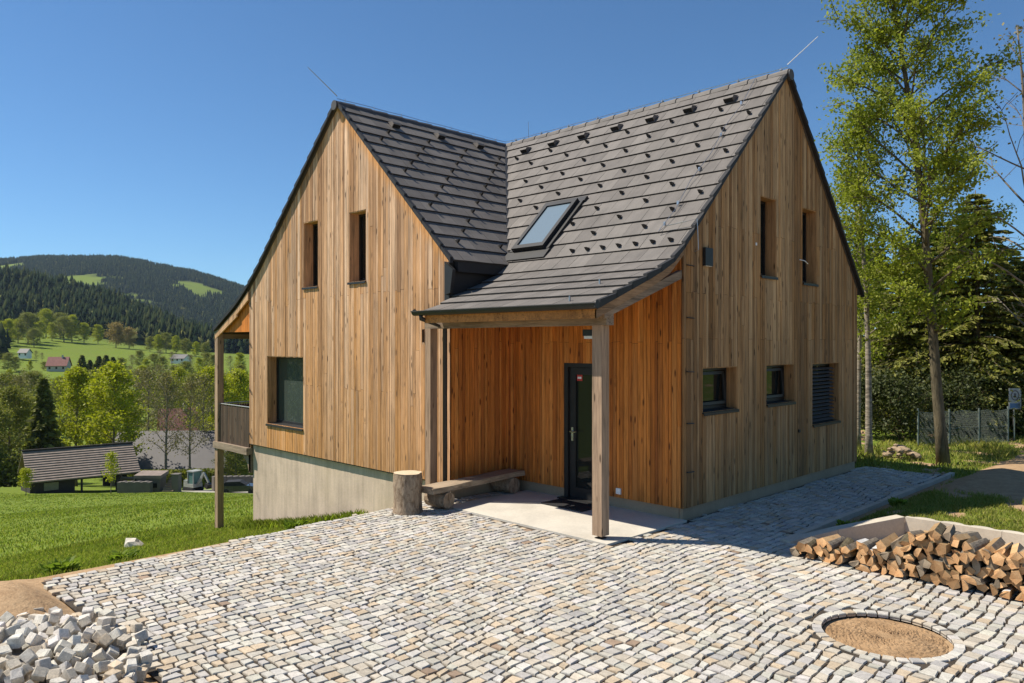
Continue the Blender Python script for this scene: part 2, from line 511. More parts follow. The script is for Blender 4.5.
def ground(x, y):
    x = np.asarray(x, dtype=float); y = np.asarray(y, dtype=float)
    w_ = np.maximum(-3.32 - x, 0)
    D0 = (x - CAM.x) * FW.x + (y - CAM.y) * FW.y
    kk = sm(25, 70, D0)
    w_ = w_ * (1 - kk) + np.maximum(D0 * 0.995, 0) * kk * (w_ > 0)
    z = -(0.163 * w_ + 0.54 * (1 - np.exp(-w_ / 3))) - 0.05
    z = z + 0.05 * wav(x, y, 7, 0) * sm(2, 8, w_) + 0.35 * wav(x, y, 30, 3) * sm(15, 40, w_)
    # bank left of the drive
    # lawn on the right, behind the low curb
    edge = 1.5 + (np.clip(y, -0.1, 1.34) + 0.1) / 1.44 * 0.75
    lawn = sm(0.0, 0.5, x - edge) * (y > -0.2)
    lawn2 = sm(1.36, 1.42, y)
    pathside = sm(1.42, 2.0, x)
    up = 0.17 * np.where(y > 1.34, pathside, lawn * 0.6)
    up = up * np.where((y < 1.34) & (x > edge + .1), 0.0, 1.0)
    z = z + up * (1 - sm(4.5, 12, y) * 1.2)
    z = z + sm(1.5, 6, x) * sm(2, 8, y) * 0.12
    z = z + sm(2.2, 2.6, x) * (y > 1.5) * 0.02 * wav(x, y, 1.6, 4)
    z = z + (0.27 * np.exp(-(((x + 2.2) / 0.7) ** 2 + ((y + 7.0) / 0.36) ** 2)) + .02 * wav(x, y, .5, 3) + .03) * sm(-6.46, -6.7, y) * (x > -4)
    L = (x - CAM.x) * RT.x + (y - CAM.y) * RT.y
    D = (x - CAM.x) * FW.x + (y - CAM.y) * FW.y
    # right/back side gently falls away
    z = z - 0.25 * sm(14, 40, y) * (x > -3)
    far = hills(L, D)
    k = sm(100, 150, D)
    z = np.where(D > 60, z * (1 - k) + far * k, z)
    z = np.maximum(z, -22 - 0 * z)
    return z
def gz(x, y): return float(ground(np.array([x]), np.array([y]))[0])

def axis(lo, hi, c0, c1, step, grow=1.09, mx=60):
    a = list(np.arange(c0, c1, step)); s = step; p = a[0]
    while p > lo:
        s = min(s * grow, mx); p -= s; a.insert(0, p)
    s = step; p = a[-1]
    while p < hi:
        s = min(s * grow, mx); p += s; a.append(p)
    return np.array(a)
xs = axis(-4300, 1500, -9, 7, 0.13, 1.055, 34)
ys = axis(-500, 4300, -9.5, 11, 0.13, 1.055, 34)
X, Y = np.meshgrid(xs, ys)
Z = ground(X, Y)
nx, ny = len(xs), len(ys)
vv = np.stack([X.ravel(), Y.ravel(), Z.ravel()], 1)
ii = (np.arange(ny - 1)[:, None] * nx + np.arange(nx - 1)[None, :]).ravel()
ff = np.stack([ii, ii + 1, ii + nx + 1, ii + nx], 1)
me = bpy.data.meshes.new('ground')
me.vertices.add(len(vv)); me.vertices.foreach_set('co', vv.ravel())
me.loops.add(len(ff) * 4); me.loops.foreach_set('vertex_index', ff.ravel().astype(np.int32))
me.polygons.add(len(ff)); me.polygons.foreach_set('loop_start', np.arange(0, len(ff) * 4, 4)); me.polygons.foreach_set('loop_total', np.full(len(ff), 4))
me.update(calc_edges=True)
def soil_mask(x, y):
    m = 1 - sm(0.08, 0.34, -3.32 - x + 0.1 * wav(x, y, 1.3, 5))             # strip along the paving edge
    m = 1 - sm(0.02, 0.30, (-3.33 + 0.33 * np.clip((-2.1 - y) / 4.3, 0, 1.25)) - x + 0.1 * wav(x, y, 1.3, 5)) if False else m
    pe = -3.33 + 0.33 * np.clip((-2.1 - y) / 4.3, 0, 1.2)
    m = 1 - sm(0.04, 0.42 + .3 * sm(-5.0, -6.6, y), pe - x + 0.1 * wav(x, y, 1.3, 5))
    m = np.where((x > pe) & (x < 8) & (y < 6.6), 1.0, m)
    m = np.where(y > 6.6, 0, m)
    # bare track on the right lawn
    tr = sm(3.6, 4.1, y + 0.3 * wav(x, y, 1.5, 6)) * sm(1.5, 1.7, x + .1 * wav(x, y, 1., 2)) * (1 - sm(10, 11, y + .5 * wav(x, y, 2, 1)))
    lawn = (x > 1.5) & (y > 1.4)
    m = np.where(lawn, np.maximum(tr, 0.35 * (1 - sm(1.7, 2.0, x))), m)
    m = np.where((x > 1.35) & (x <= 1.6) & (y > 0.2) & (y < 6.5), 0.8, m)
    m = np.where((x < 1.6) & (y > 6.2), 0.0, m)
    pat = .8 * sm(0.0, 0.5, wav(x, y, 1.1, 7) + .3 * wav(x, y, .35, 2))
    m = np.where(lawn | (y > 6.2), np.maximum(m, pat * np.where(x > -8, 1, 0)), m)
    return m
def masks(x, y):
    L = (x - CAM.x) * RT.x + (y - CAM.y) * RT.y
    D = (x - CAM.x) * FW.x + (y - CAM.y) * FW.y
    a = L / np.maximum(D, 1)
    soil = np.where(D < 60, soil_mask(x, y), 0.0)
    forest = sm(640, 700, D + 30 * wav(L, D, 200, 2))
    clear = sm(0.16, 0.42, wav(L, D, 300, 3) * 0.6 + wav(L, D, 800, 6) * 0.45 + wav(L, D, 90, 1) * .3) * sm(1500, 1600, D)
    forest = forest * (1 - clear)
    road = np.exp(-((D - 88) / 3.2) ** 4) * sm(-.45, -.42, a) * (a < -.2)
    return soil, forest, road
so, fo, ro = masks(X.ravel(), Y.ravel())
ca = me.attributes.new('Col', 'FLOAT_COLOR', 'POINT')
arr = np.ones((len(vv), 4), dtype=np.float32); arr[:, 0] = so; arr[:, 1] = fo; arr[:, 2] = ro
ca.data.foreach_set('color', arr.ravel())
me.polygons.foreach_set('use_smooth', [True] * len(ff))
t = NT('meadow ground')
c, r, g, b = t.attr()
v = t.coord()
n1 = t.noise(v, 0.9, 5, 0.65); n2 = t.noise(v, 14, 4, 0.7); n0 = t.noise(v, 0.045, 4, 0.6)
gr = t.mix(t.ramp(n1, [(0.3, 0.0), (0.7, 1.0)]), (0.11, 0.165, 0.018), (0.19, 0.25, 0.032))
gr = t.mix(t.ramp(n0, [(0.35, 0.0), (0.7, 0.6)]), gr, (0.17, 0.20, 0.035))
gr = t.mix(1.0, gr, t.ramp(n2, [(0.25, 0.62), (0.7, 1.15)]), 'MULTIPLY')
sv = t.noise(v, 7, 6, 0.7)
so_c = t.mix(t.ramp(sv, [(0.3, 0.0), (0.7, 1.0)]), (0.33, 0.21, 0.115), (0.50, 0.345, 0.20))
so_c = t.mix(1.0, so_c, t.ramp(t.noise(v, 55, 3, 0.7), [(0.3, 0.75), (0.7, 1.1)]), 'MULTIPLY')
sf = t.math('ADD', r, t.math('MULTIPLY', t.math('SUBTRACT', n2, 0.5), 0.7))
base = t.mix(t.ramp(sf, [(0.42, 0.0), (0.58, 1.0)]), gr, so_c)
base = t.mix(g, base, (0.03, 0.035, 0.018))
base = t.mix(b, base, (0.42, 0.38, 0.34))
t.base(base, 0.95, 0, 0.1)
t.bump(t.mix(0.5, n2, sv), 0.6, 0.04)
me.materials.append(t.m)
go = bpy.data.objects.new('ground', me); COL.objects.link(go)
tag(go, kind='structure')

# ------------------------------------------------------------------ paving
rp = random.Random(3)
HX, HY, HR = 3.23, -2.13, 0.47
def sett_col(rr, dark=1.0):
    k = rr.random()
    if k < 0.60:
        g_ = rr.uniform(0.42, 0.60); c = (g_, g_ * rr.uniform(0.92, 0.955), g_ * rr.uniform(0.775, 0.86))
    elif k < 0.82:
        g_ = rr.uniform(0.42, 0.58); c = (g_, g_ * 0.88, g_ * 0.70)
    elif k < 0.93:
        g_ = rr.uniform(0.44, 0.58); c = (g_, g_ * 0.80, g_ * 0.56)
    elif k < 0.993:
        g_ = rr.uniform(0.36, 0.46); c = (g_, g_ * 0.95, g_ * 0.88)
    else:
        g_ = rr.uniform(0.26, 0.36); c = (g_, g_ * 0.72, g_ * 0.5)
    return tuple(x * dark for x in c)
def sett(m, q, z, rr, bulge=0.0):
    """q: four ground corners (x, y)"""
    cx = sum(p[0] for p in q) / 4; cy = sum(p[1] for p in q) / 4
    tx, ty = rr.uniform(-.018, .018), rr.uniform(-.018, .018)
    z = z + rr.uniform(-0.0025, 0.0025)
    n = len(m.v)
    for f, dz in ((1.0, -0.032), (0.99, -0.006), (0.91, 0.0)):
        for px, py in q:
            x = cx + (px - cx) * f; y = cy + (py - cy) * f
            m.v.append((x, y, z + dz + (tx * (x - cx) + ty * (y - cy) if dz > -0.03 else 0)))
    m.col = sett_col(rr)
    for a in (0, 4):
        for k in range(4):
            k2 = (k + 1) % 4
            m.face((n + a + k, n + a + k2, n + a + 4 + k2, n + a + 4 + k))
    m.face((n + 8, n + 9, n + 10, n + 11))
def rowx(i, y):
    return i * 0.1 + 0.05 * math.sin(y * 0.9 + i * 0.045) + 0.026 * math.sin(y * 2.3 + i * 0.13) + 0.013 * math.sin(y * 6.3 + i * 1.3) + 0.007 * math.sin(y * 17 + i * 2.1)
pv = MB()
PAV_L, PAV_N = -3.33, -6.48
def pav_edge(y): return PAV_L + 0.33 * max(0.0, (-2.1 - y) / 4.3)
def in_pave(x, y):
    if (x - HX) ** 2 + (y - HY) ** 2 < (HR + 0.105) ** 2: return False
    if -2.85 < x < 0.1 and y > -1.66 and y < 0.1: return False
    if x < -3.1 and y > -1.18: return False
    if x < 0.0 and y > -0.02: return False
    if y < 6.15 and x >= 0 and x < 1.31: return y > PAV_N
    if y > -0.05: return x < 1.31 if y < 6.15 else False
    return y > PAV_N + 0.05 * math.sin(x * 3) and x > pav_edge(y)
def zp(x, y): return 0.0
for i in range(-36, 82):
    y = -6.7 - rp.random() * 0.1
    ymax = 6.2
    while y < ymax:
        ln = rp.uniform(0.068, 0.122) if rp.random() > 0.08 else rp.uniform(0.125, 0.15)
        g_ = 0.0086
        y1 = y + ln
        q = [(rowx(i, y + g_) + g_, y + g_), (rowx(i + 1, y + g_) - g_, y + g_), (rowx(i + 1, y1 - g_) - g_, y1 - g_), (rowx(i, y1 - g_) + g_, y1 - g_)]
        q = [(a + rp.uniform(-.010, .010), b_ + rp.uniform(-.011, .011)) for a, b_ in q]
        cx, cy = sum(p[0] for p in q) / 4, sum(p[1] for p in q) / 4
        if in_pave(cx, cy): sett(pv, q, 0.0, rp)
        y = y1
for ring, (ra, rb, nn, dz) in enumerate(((HR + 0.0, HR + 0.075, 34, -0.002),)):
    for k in range(nn):
        a0 = 2 * PI * k / nn + 0.012; a1 = 2 * PI * (k + 1) / nn - 0.012
        q = [(HX + ra * math.cos(a0), HY + ra * math.sin(a0)), (HX + rb * math.cos(a0), HY + rb * math.sin(a0)), (HX + rb * math.cos(a1), HY + rb * math.sin(a1)), (HX + ra * math.cos(a1), HY + ra * math.sin(a1))]
        sett(pv, q, dz, rp)
pv.build('driveway', MT['sett'], kind='structure')
bed = MB()
Nb = 64
def bed_quad(x0, y0, x1, y1, z=-0.016):
    bed.poly([(x0, y0, z), (x1, y0, z), (x1, y1, z), (x0, y1, z)])
bed.poly([(pav_edge(PAV_N), PAV_N - .04, -.016), (8.3, PAV_N - .04, -.016), (8.3, HY - .6, -.016), (pav_edge(HY - .6), HY - .6, -.016)]); bed_quad(pav_edge(HY - .6), HY - 0.6, HX - 0.6, HY + 0.6); bed_quad(HX + 0.6, HY - 0.6, 8.3, HY + 0.6)
bed_quad(PAV_L, HY + 0.6, 8.3, -1.2); bed_quad(-3.1, -1.2, 8.3, 0.0); bed_quad(0.0, 0.0, 1.36, 6.2)
for k in range(Nb):
    a0, a1 = 2 * PI * k / Nb, 2 * PI * (k + 1) / Nb
    def sq(a):
        c_, s_ = math.cos(a), math.sin(a); f = 0.6 / max(abs(c_), abs(s_)); return (HX + c_ * f, HY + s_ * f, -0.016)
    bed.poly([(HX + (HR - .005) * math.cos(a0), HY + (HR - .005) * math.sin(a0), -0.016), sq(a0), sq(a1), (HX + (HR - .005) * math.cos(a1), HY + (HR - .005) * math.sin(a1), -0.016)])
bed.build('paving_bed', MT['joint'], kind='structure')
# sandy fill in the round opening
hf = MB()
for ra in range(36):
    for k in range(110):
        def P(i, j):
            r_ = HR * 0.995 * i / 36; a = 2 * PI * j / 110
            x, y = HX + r_ * math.cos(a), HY + r_ * math.sin(a)
            return (x, y, -0.04 + 0.012 * float(wav(x, y, 0.3, 2)) + random.Random(i * 131 + j % 110).uniform(-.007, .007) * (4 < i < 36) + 0.025 * (1 - (i / 36) ** 2) - 0.015 * (i > 33))
        hf.poly([P(ra, k), P(ra + 1, k), P(ra + 1, k + 1), P(ra, k + 1)])
hf.build('sand_fill', MT['soil'], kind='structure')
# edging stones along the path
es = MB()
y = -0.02
while y < 6.1:
    ln = 0.5
    es.col = sett_col(rp, 0.75)
    es.box((1.335, y + 0.004, -0.2), (1.41, y + ln - 0.004, 0.015 + rp.uniform(-.004, .004)))
    y += ln
es.build('path_edging', MT['curb'], kind='structure')
# terrace slab
ts = MB()
ts.box((-2.80, -1.62, -0.06), (0.055, 0.03, 0.012))
slab = ts.build('terrace', MT['slab'], kind='structure')

# ------------------------------------------------------------------ house
VW = -1.205; XL, XR = -9.58, -3.19; W = 5.72; RX, RY, ZR = -6.17, 2.86, 6.50
SL_F, SL_B, SL_WL, SL_WR = 1.01, 1.12, 0.92, 0.97
TH = 0.16           # roof build-up thickness
PROF_F = [(0, 6.50), (2.98, 3.50), (3.2, 3.33), (3.55, 3.16), (4.66, 2.73)]
PROF_WL = [(0, 6.50), (2.9, 3.83), (3.4, 3.43), (3.9, 3.11), (4.98, 2.58)]
PROF_WR = [(0, 6.50), (3.09, 3.50)]
PROF_B = [(0, 6.50), (2.98, 3.17)]
def prof(P, h):
    return float(np.interp(h, [p[0] for p in P], [p[1] for p in P]))
house = thing('house', (0, 0, 0), 'steep roofed timber clad house on the paved drive, with entrance porch and balcony', 'house')
rh = random.Random(11)
def boards(P, a0, a1, bot, top, openings, wmin=0.045, wmax=0.10, cuts=(), fresh=None, thick=0.024, seed=1, cutp=0.5, tone=(0.0, 1.0)):
    rr = random.Random(seed); m = MB()
    edges = [a0]
    while edges[-1] < a1 - wmin:
        edges.append(min(a1, edges[-1] + rr.uniform(wmin, wmax)))
    edges[-1] = a1
    for o in openings:
        for e in (o[0], o[1]):
            if a0 < e < a1:
                j = min(range(len(edges)), key=lambda k: abs(edges[k] - e))
                if 0 < j < len(edges) - 1: edges[j] = e
                else: edges.append(e)
    edges = sorted(set(round(e, 5) for e in edges))
    for e0, e1 in zip(edges, edges[1:]):
        if e1 - e0 < 0.004: continue
        g_ = 0.0036
        b0, b1 = e0 + g_, e1 - g_; mid = (e0 + e1) / 2
        iv = [(bot, None)]
        ops = sorted([(o[2], o[3]) for o in openings if o[0] < mid < o[1]])
        segs = []; cur = bot
        for z0, z1 in ops:
            segs.append((cur, z0)); cur = z1
        segs.append((cur, None))
        for z0, z1 in segs:
            if z1 is not None and z1 <= z0 + .01: continue
            tmin = min(top(b0), top(b1))
            zz = [z0] + [c_ + rr.uniform(-.02, .02) for c_ in cuts if z0 + 0.2 < c_ < (z1 if z1 is not None else tmin) - 0.2 and rr.random() < cutp]
            if rr.random() < 0.25:
                c_ = rr.uniform(0.5, 4.5)
                if z0 + 0.3 < c_ < (z1 if z1 is not None else tmin) - 0.3: zz.append(c_)
            zz = sorted(zz) + [z1]
            t_board = rr.uniform(*tone)
            for p0, p1 in zip(zz, zz[1:]):
                tt = min(1, max(0, t_board + rr.uniform(-.15, .15)))
                fr = fresh(mid, p0, p1, rr) if fresh else 0
                m.col = (tt, rr.random() ** 1.5, fr)
                d0 = rr.uniform(-.003, .003)
                if p1 is None: za, zb = top(b0), top(b1)
                else: za = zb = p1 - 0.004
                za = max(za, p0 + .01); zb = max(zb, p0 + .01)
                m.hexa([P(b0, 0, p0), P(b1, 0, p0), P(b1, thick + d0, p0), P(b0, thick + d0, p0), P(b0, 0, za), P(b1, 0, zb), P(b1, thick + d0, zb), P(b0, thick + d0, za)])
    return m
def backing(P, a0, a1, bot, top, openings, knots=(), depth=-0.05):
    m = MB()
    es_ = sorted(set([a0, a1] + [e for o in openings for e in o[:2]] + [k for k in knots if a0 < k < a1]))
    for e0, e1 in zip(es_, es_[1:]):
        mid = (e0 + e1) / 2; cur = bot
        for z0, z1 in sorted([(o[2], o[3]) for o in openings if o[0] < mid < o[1]]) + [(None, None)]:
            za, zb = (z0, z0) if z0 is not None else (top(e0), top(e1))
            if za <= cur:
                cur = z1; continue
            m.hexa([P(e0, depth, cur), P(e1, depth, cur), P(e1, -0.002, cur), P(e0, -0.002, cur), P(e0, depth, za), P(e1, depth, zb), P(e1, -0.002, zb), P(e0, -0.002, za)])
            cur = z1
    return m
def P_S(v0): return lambda a, d, z: (a, v0 - d, z)           # faces the drive
def P_E(x0): return lambda a, d, z: (x0 + d, a, z)           # faces right
def P_W(x0): return lambda a, d, z: (x0 - d, a, z)
def P_N(v0): return lambda a, d, z: (a, v0 + d, z)
TH2 = 0.05
def top_wing(x):
    h = x - RX
    return prof(PROF_WR, h) - TH2 if h >= 0 else prof(PROF_WL, -h) - TH2
def top_gable(y):
    return (prof(PROF_F, RY - y) if y < RY else prof(PROF_B, y - RY)) - TH2
# windows: (a0, a1, z0, z1)
WW = [(-7.40, -7.075, 3.315, 4.53), (-5.865, -5.46, 3.32, 4.53), (-8.825, -7.80, 0.69, 2.03)]
WW[0] = (-7.394, -7.02, 3.33, 4.53); 
WW = [(-7.394, -6.865, 3.33, 4.53), (-5.858, -5.335, 3.34, 4.53), (-8.816, -7.39, 0.69, 2.03)]
GW = [(2.061, 2.569, 3.30, 4.475), (3.467, 4.011, 3.27, 4.475), (0.456, 1.384, 1.37, 1.965), (2.248, 3.18, 1.375, 1.965), (3.839, 4.926, 0.95, 1.955)]
def fresh_wing(mid, p0, p1, rr):
    for o in WW:
        if o[0] < mid < o[1] and p1 is not None and abs(p1 - o[2]) < 0.1 or (o[0] < mid < o[1] and p1 is not None and p0 < o[2] - 0.02 and p1 >= o[2] - 0.05):
            return rr.uniform(0.5, 0.95) if o[2] < 1 or p1 - p0 < .6 else 0.35
    return 0.08 * rr.random()
wc = (0.95, 2.95, 3.12)
boards(P_S(VW), XL, XR, 0.21, top_wing, WW, seed=5, cuts=(3.12, 1.5), fresh=fresh_wing, cutp=0.3).build('cladding', MT['wing_wood'], house, label='sunlit light brown cladding of the left gable')
backing(P_S(VW), XL, XR, 0.21, top_wing, WW, (RX, RX - 2.9, RX - 3.4, -3.19)).build('wall', MT['void'], house)
boards(P_E(0), 0, W, 0.155, top_gable, GW, seed=8, wmin=0.05, wmax=0.11, cuts=(2.35, 2.95, 3.9), cutp=0.45).build('cladding', MT['gable_wood'], house, label='greyed shaded cladding of the right gable')
backing(P_E(0), 0, W, 0.155, top_gable, GW, (RY, 0.06)).build('wall', MT['void'], house)
DOOR = (-2.0, -1.26, 0.02, 2.0)
def top_pb(x): return 3.45
boards(P_S(0), XR, -0.005, 0.16, top_pb, [DOOR], seed=9, cuts=(2.3,), cutp=0.3, wmin=0.045, wmax=0.10).build('cladding', MT['porch_wood'], house, label='orange cladding of the porch back wall')
backing(P_S(0), XR, -0.03, 0.16, top_pb, [DOOR]).build('wall', MT['void'], house)
boards(P_E(XR), VW, 0, 0.16, lambda a: top_gable(a) + 0.0, [], seed=10, cuts=(2.2,), cutp=0.3, wmin=0.045, wmax=0.10).build('cladding', MT['porch_wood'], house, label='orange cladding of the porch side wall')
m = MB(); m.box((XR - 0.14, VW + 0.01, 0.0), (XR - 0.004, 0, 2.6)); m.build('wall', MT['void'], house)
# strip of board closing the outer porch corner
m = MB(); m.col = (0.7, 0.2, 0.1); m.box((XR - 0.03, VW - 0.03, 0.16), (XR + 0.026, VW - 0.0245, 2.6)); m.build('corner_board', MT['wing_wood'], house)
# rear and far sides
boards(P_W(XL), VW, W, 0.0, lambda a: 3.1, [], seed=12, wmin=0.1, wmax=0.14).build('cladding', MT['gable_wood'], house)
m = MB(); m.box((XL + 0.05, VW + 0.122, -2.6), (XL + 0.2, W, 3.1)); m.build('wall', MT['concrete'], house)
boards(P_N(W), XL, 0, 0.1, lambda a: 3.0 if a > -3 else max(3.0, min(top_wing(a), 6.4)), [], seed=13, wmin=0.1, wmax=0.14).build('cladding', MT['gable_wood'], house)
backing(P_N(W), XL, -0.05, -2.6, lambda a: 3.0 if a > -3 else max(3.0, min(top_wing(a), 6.4)), [], (RX, -3.0)).build('wall', MT['void'], house)

# openings: reveals, frames, panes, sills
def window(o, P, reveal_mat, depth=0.2, style='plain', pane='glass', sash=True):
    a0, a1, z0, z1 = o
    win = MB()
    d = depth; t_ = 0.02
    win.col = (0.6, 0.6, 0.25)
    e_ = .014
    win.hexa([P(a0 + .001, -d, z0 + .002), P(a0 + e_, -d, z0 + .002), P(a0 + e_, 0.018, z0 + .002), P(a0 + .001, 0.018, z0 + .002), P(a0 + .001, -d, z1 - .002), P(a0 + e_, -d, z1 - .002), P(a0 + e_, 0.018, z1 - .002), P(a0 + .001, 0.018, z1 - .002)])
    win.hexa([P(a1 - e_, -d, z0 + .002), P(a1 - .001, -d, z0 + .002), P(a1 - .001, 0.018, z0 + .002), P(a1 - e_, 0.018, z0 + .002), P(a1 - e_, -d, z1 - .002), P(a1 - .001, -d, z1 - .002), P(a1 - .001, 0.018, z1 - .002), P(a1 - e_, 0.018, z1 - .002)])
    win.hexa([P(a0 + e_, -d, z1 - e_), P(a1 - e_, -d, z1 - e_), P(a1 - e_, 0.018, z1 - e_), P(a0 + e_, 0.018, z1 - e_), P(a0 + e_, -d, z1 - .002), P(a1 - e_, -d, z1 - .002), P(a1 - e_, 0.018, z1 - .002), P(a0 + e_, 0.018, z1 - .002)])
    wo = win.build('window', reveal_mat, house)
    fr = MB(); f = 0.055; d1, d2 = -d - 0.06, -d
    def fb(x0, x1, y0, y1, e0=d1, e1=d2):
        fr.hexa([P(x0, e0, y0), P(x1, e0, y0), P(x1, e1, y0), P(x0, e1, y0), P(x0, e0, y1), P(x1, e0, y1), P(x1, e1, y1), P(x0, e1, y1)])
    fb(a0 - .012, a0 + f, z0, z1); fb(a1 - f, a1 + .012, z0, z1); fb(a0 + f, a1 - f, z0, z0 + f); fb(a0 + f, a1 - f, z1 - f, z1)
    if style == 'double': fb((a0 + a1) / 2 - .04, (a0 + a1) / 2 + .04, z0 + f, z1 - f)
    fr.build('frame', MT['frame'], wo)
    pn = MB()
    pn.hexa([P(a0 + f, d1 + .02, z0 + f), P(a1 - f, d1 + .02, z0 + f), P(a1 - f, d1 + .035, z0 + f), P(a0 + f, d1 + .035, z0 + f), P(a0 + f, d1 + .02, z1 - f), P(a1 - f, d1 + .02, z1 - f), P(a1 - f, d1 + .035, z1 - f), P(a0 + f, d1 + .035, z1 - f)])
    pn.build('pane', MT[pane], wo)
    sl = MB()
    sl.hexa([P(a0 - .005, -d, z0 - .002), P(a1 + .005, -d, z0 - .002), P(a1 + .005, 0.05, z0 - .025), P(a0 - .005, 0.05, z0 - .025), P(a0 - .005, -d, z0 + .012), P(a1 + .005, -d, z0 + .012), P(a1 + .005, 0.05, z0 - .012), P(a0 - .005, 0.05, z0 - .012)])
    sl.hexa([P(a0 - .005, 0.046, z0 - .05), P(a1 + .005, 0.046, z0 - .05), P(a1 + .005, 0.052, z0 - .05), P(a0 - .005, 0.052, z0 - .05), P(a0 - .005, 0.046, z0 - .012), P(a1 + .005, 0.046, z0 - .012), P(a1 + .005, 0.052, z0 - .012), P(a0 - .005, 0.052, z0 - .012)])
    sl.build('sill', MT['metal_dark'], wo)
    if style == 'blind':
        bl = MB(); z = z0 + 0.05
        while z < z1 - 0.04:
            q = [(a0 + .03, -.11, z), (a1 - .03, -.11, z), (a1 - .03, -.05, z - .03), (a0 + .03, -.05, z - .03)]
            bl.hexa([P(*x) for x in q] + [P(x[0], x[1] + .002, x[2] + .004) for x in q])
            z += 0.062
        bl.build('blind', MT['blind'], wo)
    if style == 'open':
        sh = MB()
        # bottom-hung sash tilted inwards at its top
        c0, c1 = a0 + .1, a1 - .1
        for (xa, xb, ya, yb) in ((c0, c0 + .05, 0, 1), (c1 - .05, c1, 0, 1), (c0, c1, 0, .09), (c0, c1, .91, 1)):
            za, zb = z0 + .07 + ya * (z1 - z0 - .14), z0 + .07 + yb * (z1 - z0 - .14)
            da, db = -d + .05 - ya * 0.04, -d + .05 - yb * 0.04
            sh.hexa([P(xa, da - .02, za), P(xb, da - .02, za), P(xb, da, za), P(xa, da, za), P(xa, db - .02, zb), P(xb, db - .02, zb), P(xb, db, zb), P(xa, db, zb)])
        sh.build('sash', MT['frame'], wo)
    return wo
window(WW[0], P_S(VW), MT['wing_wood'], 0.175)
window(WW[1], P_S(VW), MT['wing_wood'], 0.175)
window(WW[2], P_S(VW), MT['wing_wood'], 0.175, pane='glass_green')
window(GW[0], P_E(0), MT['gable_wood'], 0.15)
window(GW[1], P_E(0), MT['gable_wood'], 0.15)
window(GW[2], P_E(0), MT['gable_wood'], 0.14, 'open')
window(GW[3], P_E(0), MT['gable_wood'], 0.14, 'open')
window(GW[4], P_E(0), MT['gable_wood'], 0.14, 'blind')

# door
x0, x1, z0, z1 = DOOR
dr = MB()
dr.box((x0, -0.02, z0), (x0 + .07, 0.1, z1)); dr.box((x1 - .07, -0.02, z0), (x1, 0.1, z1)); dr.box((x0 + .07, -0.02, z1 - .06), (x1 - .07, 0.1, z1))
dr.box((x0 + .075, 0.02, z0 + .01), (x0 + .19, 0.07, z1 - .065)); dr.box((x1 - .19, 0.02, z0 + .01), (x1 - .075, 0.07, z1 - .065))
dr.box((x0 + .19, 0.02, z0 + .01), (x1 - .19, 0.07, z0 + .17)); dr.box((x0 + .19, 0.02, z1 - .17), (x1 - .19, 0.07, z1 - .065))
door = dr.build('door', MT['frame'], house)
m = MB(); m.box((x0 + .19, 0.04, z0 + .17), (x1 - .19, 0.05, z1 - .17)); m.build('pane', MT['glass'], door)
m = MB(); m.tube([(x0 + .135, 0.02, 1.0), (x0 + .135, -0.045, 1.0), (x0 + .25, -0.045, 1.0)], 0.011, 8); m.cbox((x0 + .135, 0.012, 0.96), (.035, .012, .2)); m.build('handle', MT['steel'], door)
m = MB(); m.box((x0 + .2, 0.0375, 1.74), (x0 + .30, 0.0395, 1.86)); m.build('sticker', MT['red'], door)
m = MB(); m.box((x0 + .215, 0.0345, 1.77), (x0 + .285, 0.0365, 1.80)); m.build('sticker_print', MT['white'], door)
m = MB(); m.box((x0 - .05, -0.12, 0.004), (x1 + .05, 0.08, 0.03)); m.build('threshold', MT['metal_dark'], door)

# concrete plinths and basement wall
m = MB(); m.box((-0.06, 0.03, -0.3), (-0.012, W - 0.02, 0.15)); m.build('plinth', MT['plinth'], house)
m = MB(); m.box((DOOR[1], 0.022, -0.3), (-0.062, 0.05, 0.155)); m.build('plinth', MT['plinth'], house)
m = MB(); m.box((XR, 0.022, -0.3), (DOOR[0], 0.05, 0.155)); m.build('plinth', MT['plinth'], house)
m = MB(); m.box((XR + .004, VW, -0.3), (XR + 0.012, 0.0, 0.155)); m.build('plinth', MT['plinth'], house)
m = MB(); m.box((XL + 0.015, VW + 0.055, -3.2), (XR - 0.005, VW + 0.12, 0.187)); m.build('basement_wall', MT['concrete'], house)
m = MB(); m.box((XL + .02, VW - 0.015, 0.19), (XR, VW + 0.10, 0.207)); m.build('drip_edge', MT['metal_dark'], house)

